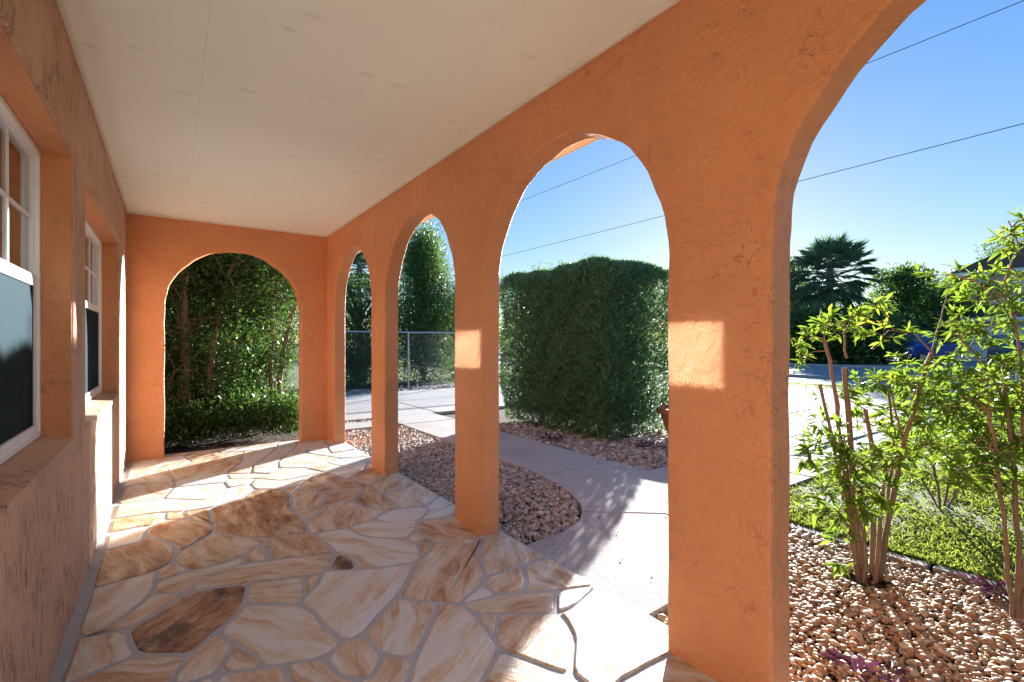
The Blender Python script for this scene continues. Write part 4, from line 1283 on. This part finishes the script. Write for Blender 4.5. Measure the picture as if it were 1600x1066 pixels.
stC = [st([(1470, 800), (1462, 740), (1450, 680), (1440, 620)], TCc, .012, .006), st([(1474, 800), (1490, 720), (1500, 650), (1510, 600)], TCc, .012, .006), st([(1478, 800), (1520, 720), (1550, 660)], TCc, .010, .005), st([(1470, 800), (1430, 730), (1410, 680)], TCc, .010, .005)]
clC = [(at(1400 + rb.uniform(0, 190), 595 + rb.uniform(0, 150), TCc + rb.uniform(-.35, .35)), .10, 9) for _ in range(34)]
shrub('low spreading yellow-green shrub on the lawn behind the two stemmed shrubs', (at(1473, 800, TCc).x, at(1473, 800, TCc).y, -0.09), stC, clC, 0.065)

# purple ground plants
def purple(label, px, py, t, n, s):
    b = onz(px, py, -0.06)
    root = empty('purple_plant', tuple(b)); tag(root, label, 'plant', 'purple-leaved plants')
    P = [tuple(b + Vector((random.gauss(0, s), random.gauss(0, s), random.uniform(0, s*.8)))) for _ in range(n)]
    D = [(random.gauss(0, 1), random.gauss(0, 1), random.uniform(.1, 1.2)) for _ in range(n)]
    leaves('leaves', root, P, D, 0.075, 0.022, M['leaf_purple'], long=True, droop=0.2)
    mb = MB()
    for p in P[:8]: mb.tube([b, p], [0.004, 0.003], 4)
    woody('stems', root, mb, M['stem'])
purple('purple-leaved plant in the pebbles at the bottom edge', 1375, 1062, 0, 20, 0.04)
purple('small purple sprig in the pebbles near the pillar foot', 1303, 1032, 0, 9, 0.02)
purple('purple plant trailing at the foot of the slim-stemmed shrub', 1552, 930, 0, 26, 0.05)
purple('dark purple plant at the right foot of the clipped hedge', 1008, 702, 0, 60, 0.09)
purple('dark purple plant at the left foot of the clipped hedge', 862, 690, 0, 50, 0.08)

# lawn blades
n = 190000
x = 3.55 + 9.5*RNG.random(n)**1.8; y = RNG.uniform(-4.5, 2.3, n)
def patch(x, y): return np.sin(x*2.3 + 1.3*np.sin(y*1.7)) + np.sin(y*3.1 + 0.8*np.sin(x*2.9)) + 0.8*np.sin(x*5.7 - y*4.3)
lim = np.where(x < 4.1, 1.74 + 0.33*(x - 3.5), np.where(x < 6.2, 1.95 + 0.12*(x-4.1), 2.2))
k = (patch(x, y) + RNG.normal(0, .8, n) > -0.8) & (y < lim)
x, y = x[k], y[k]; n = len(x)
P = np.stack([x, y, np.full(n, -0.062)], 1); D = RNG.normal(0, .55, (n, 3)); D[:, 2] = RNG.uniform(.35, 1.1, n)
L = RNG.uniform(0.02, 0.075, n)*(1 + 0.05*(x-3.5))
o = leaves('lawn_grass', None, P, D, L, 0.0065 + 0.0013*(x-3.5), M['grass'], droop=0.25)
tag(o, 'patchy green lawn grass beyond the board edging', 'grass', kind='stuff')
n = 9000
P = np.stack([RNG.uniform(14.2, 16, n), RNG.uniform(-4, 14, n), np.full(n, GZ)], 1); D = RNG.normal(0, .5, (n, 3)); D[:, 2] = 1
o = leaves('verge_grass', None, P, D, RNG.uniform(.05, .11, n), 0.03, M['grass']); tag(o, 'green grass verge between the forecourt and the street', 'grass', kind='stuff')

# dry leaves and bark bits among the stones
def litter(n, fx, z, label):
    P = np.array([fx() + (z,) for _ in range(n)]); D = RNG.normal(0, 1, (n, 3)); D[:, 2] = RNG.normal(0.05, .15, n)
    o = leaves('leaf_litter', None, P, D, RNG.uniform(.02, .05, n), 0.014, M['litter']); tag(o, label, 'leaf litter', kind='stuff')
u = random.uniform
litter(700, lambda: (u(1.8, 3.44), u(-.6, 1.45)), -0.045, 'dry leaves scattered over the near pebble bed')
litter(900, lambda: (u(3.85, 4.6), u(3.2, 6.8)), -0.045, 'brown leaf litter under the edge of the hedge')
litter(1500, lambda: (u(-.3, 1.6), u(6.42, 8.2)), -0.07, 'brown leaf litter under the thicket')
litter(34, lambda: (u(1.9, 3.7), u(1.6, 4.4)), WT + 0.004, 'few dry leaves lying on the concrete walk')

# terracotta planter by the hedge
pc = Vector((5.62, 3.86, -0.08))
pot = empty('planter', tuple(pc)); tag(pot, 'terracotta bowl planter beside the right end of the hedge', 'planter')
MB().lathe([(0.0, 0.0), (0.22, 0.0), (0.30, 0.14), (0.36, 0.34), (0.37, 0.36)], 32).build('bowl', M['terracotta'], pot, smooth=50)
MB().lathe([(0.37, 0.36), (0.405, 0.365), (0.41, 0.42), (0.36, 0.425), (0.345, 0.36), (0.0, 0.35)], 32).build('rim', M['terracotta'], pot, smooth=50)
MB().lathe([(0.0, 0.375), (0.34, 0.37), (0.34, 0.352)], 24).build('soil', M['earth'], pot)

# overhead wires on poles by the street
def wire(name, x, z, ys_, sag, label):
    mb = MB(); 
    for a, b in zip(ys_, ys_[1:]):
        pts = [(x, a + (b-a)*k/24, z - 4*sag*(k/24)*(1-k/24)) for k in range(25)]
        mb.tube(pts, 0.011, 5, False)
    tag(mb.build(name, M['cable']), label, 'cable', 'overhead street cables')
ys_ = [-30, 44, 110]
wire('power_line', 17.0, 9.9, ys_, 0.35, 'upper black power cable crossing the sky')
wire('power_line', 17.0, 6.75, ys_, 0.2, 'lower black power cable crossing the sky')
for i, y in enumerate(ys_):
    pole = empty('utility_pole', (17.0, y, -0.1)); tag(pole, ['wooden utility pole down the street behind the viewpoint', 'wooden utility pole up the street beyond the driveway', 'farthest wooden utility pole up the street'][i], 'utility pole', 'poles carrying the street cables')
    MB().tube([(0, 0, 0), (0, 0, 10.6)], [0.15, 0.10], 10).build('post', M['bark'], pole, smooth=60)
    MB().box(-0.9, 0.9, -0.06, 0.06, 9.7, 9.85).build('crossarm', M['bark'], pole)

# ================================================================== ACROSS THE STREET
def far_house(name, label, loc, rz):
    h = empty(name, loc, rz); tag(h, label, 'house', 'houses across the street'); return h
# two-storey house: front faces -X (the street)
H = far_house('two_storey_house', 'pale two-storey house with dark roofs partly hidden by the shrubs', (44, 7.7, -0.05), 0)
MB().box(0, 9, -7, 3.4, 0, 2.9).build('wall', M['house_wall'], H)
MB().box(1.6, 9.5, -7.2, 1.6, 2.9, 6.0).build('upper_wall', M['house_wall'], H)
MB().prism([(-0.7, 2.75), (-0.7, 2.92), (1.7, 3.9), (9.6, 3.9), (9.6, 2.75)], -7.6, 3.9, 'xz').build('lower_roof', M['house_roof'], H)
MB().box(-0.74, -0.70, -7.6, 3.9, 2.62, 2.86).build('fascia', M['house_white'], H)
r2 = MB().prism([(-7.7, 5.95), (2.1, 5.95), (2.1, 6.15), (-2.8, 8.4), (-7.7, 6.15)], 1.0, 10, 'yz').build('upper_roof', M['house_roof'], H)
MB().box(0.95, 0.99, -7.7, 2.1, 5.85, 6.1).build('fascia', M['house_white'], H)
for (y0, y1, z0, z1, x) in ((-0.6, 0.8, 4.1, 5.4, 1.6), (-4.8, -3.2, 4.1, 5.4, 1.6)):
    wv = MB().box(x - 0.05, x - 0.004, y0 - .08, y1 + .08, z0 - .08, z1 + .08).build('window', M['house_white'], H)
    MB().box(x - 0.058, x - 0.051, y0, y1, z0, z1).build('pane', M['pane'], wv)
gd = MB().box(-0.06, -0.004, -1.6, 3.0, 0, 2.2).build('garage_door', M['house_white'], H)
for k in range(4):
    MB().box(-0.075, -0.061, -1.55, 2.95, 0.04 + k*0.54, 0.54 + k*0.54).build('door_panel', M['house_white'], gd)
H2 = far_house('low_house', 'pale low house behind the fan palm at the left', (47, 26, -0.05), 0)
MB().box(0, 8, -6, 6, 0, 3.0).build('wall', M['house_wall'], H2)
MB().prism([(-0.7, 2.9), (-0.7, 3.05), (4, 4.8), (8.7, 3.05), (8.7, 2.9)], -6.6, 6.6, 'xz').build('roof', M['house_roof'], H2)
MB().box(-0.75, -0.70, -6.6, 6.6, 2.78, 3.0).build('fascia', M['house_white'], H2)
for y0 in (-4.5, -0.8, 3.0):
    wv = MB().box(-0.05, -0.004, y0, y0 + 1.6, 1.0, 2.3).build('window', M['house_white'], H2)
    MB().box(-0.058, -0.051, y0 + .08, y0 + 1.52, 1.08, 2.22).build('pane', M['pane'], wv)

def car(name, label, loc, rz, paint, pickup):
    c = empty(name, loc, rz); tag(c, label, 'car', 'cars parked across the street')
    # local x forward, y left
    w = 0.96
    if pickup:
        low = [(-2.75, .52), (-2.75, 1.18), (-0.75, 1.20), (0.95, 1.22), (1.30, 1.20), (2.50, 1.10), (2.66, .98), (2.70, .50), (2.25, .42), (-2.3, .42)]
        cab = [(-0.78, 1.19), (-0.62, 1.84), (-0.3, 1.90), (0.42, 1.88), (1.22, 1.19)]
    else:
        low = [(-2.25, .45), (-2.32, .98), (-1.9, 1.02), (1.0, 1.02), (2.1, .90), (2.28, .75), (2.28, .40), (-2.2, .34)]
        cab = [(-2.1, 1.0), (-1.75, 1.55), (-1.2, 1.64), (0.15, 1.62), (1.0, 1.01)]
    MB().prism(low, -w, w, 'xz').build('body', paint, c, smooth=35, bevel=0.09, seg=3)
    ov = MB()
    i0 = len(ov.v); n = len(cab)
    for s in (-1, 1):
        for (x, z) in cab:
            ov.v.append((x, s*(w - 0.05 - 0.24*max(0, z - 1.0)), z))
    for k in range(n): k2 = (k+1) % n; ov.f.append((k, k2, n + k2, n + k))
    ov.f.append(tuple(range(n))[::-1]); ov.f.append(tuple(range(n, 2*n)))
    ov.build('cabin', paint, c, smooth=35, bevel=0.05, seg=3)
    # glazing set just proud of the cabin
    A, B = Vector((cab[-1][0], 0, cab[-1][1])), Vector((cab[-2][0], 0, cab[-2][1]))
    d = (B - A); nrm = Vector((-d.z, 0, d.x)).normalized(); nrm = nrm if nrm.x > 0 else -nrm
    def wsp(t, s): p = A + d*t; return Vector((p.x, s*(w - 0.12 - 0.24*max(0, p.z - 1.0)), p.z)) + nrm*0.012
    MB().poly([wsp(.12, -1), wsp(.12, 1), wsp(.9, 1), wsp(.9, -1)]).build('windscreen', M['car_glass'], c)
    for s in (-1, 1):
        for (xa, xb, xc, xd) in (((0.35, 0.85, 0.32, 0.05) if pickup else (0.1, 0.62, 0.0, -0.55)), ((-0.6, 0.25, 0.0, -0.5) if pickup else (-1.55, -0.02, -0.62, -1.4))):
            z0, z1 = cab[0][1] + 0.09, cab[2][1] - 0.13
            yy0, yy1 = s*(w - 0.05 - 0.24*max(0, z0 - 1.0) + 0.012), s*(w - 0.05 - 0.24*max(0, z1 - 1.0) + 0.012)
            MB().poly([(xa, yy0, z0), (xb, yy0, z0), (xc, yy1, z1), (xd, yy1, z1)]).build('side_window', M['car_glass'], c)
        MB().box(1.0, 1.12, s*w, s*(w + 0.18), 1.18, 1.34).build('wing_mirror', paint, c, bevel=0.03) if pickup else MB().box(.75, .87, s*w, s*(w + .15), .98, 1.1).build('wing_mirror', paint, c, bevel=0.03)
        xf = low[5][0] if pickup else 2.2
        MB().box(xf - 0.02, xf + 0.18 if pickup else xf + .1, s*0.55, s*0.9, .82 if pickup else .66, 1.0 if pickup else .8).build('headlight', M['lamp_clear'], c, bevel=0.03)
        xr = low[0][0]
        MB().box(xr - 0.04, xr + 0.06, s*0.66, s*0.92, .78, 1.02).build('tail_light', M['lamp_red'], c, bevel=0.02)
    xf = 2.68 if pickup else 2.26
    MB().box(xf - .05, xf + 0.05, -.5, .5, .68, .98).build('grille', M['rubber'], c, bevel=0.02)
    MB().box(xf - .05, xf + 0.12, -.9, .9, .42, .62).build('bumper', M['chrome'] if pickup else paint, c, bevel=0.04)
    for x in ((-1.75, 1.75) if pickup else (-1.4, 1.4)):
        for s in (-1, 1):
            r = 0.40 if pickup else 0.33
            wh = bpy.data.objects.new('wheel', None); link(wh, c); wh.location = (x, s*(w - 0.10), r)
            MB().tube([(0, -0.12, 0), (0, -0.10, 0), (0, 0.10, 0), (0, 0.12, 0)], [r*.93, r, r, r*.93], 24).build('tyre', M['rubber'], wh, smooth=40)
            MB().tube([(0, -0.128, 0), (0, 0.128, 0)], [r*.6, r*.6], 16).build('rim', M['chrome'], wh, smooth=40)
    return c
p = onz(1424, 566, -0.05)
car('pickup_truck', 'bright blue pickup truck parked nose to the street behind the shrubs', (37.0, 9.6, -0.05), R(172), M['car_blue'], True)
car('parked_car', 'grey car with a red tail light parked beside the blue pickup', (37.5, 5.6, -0.05), R(10), M['car_grey'], False)
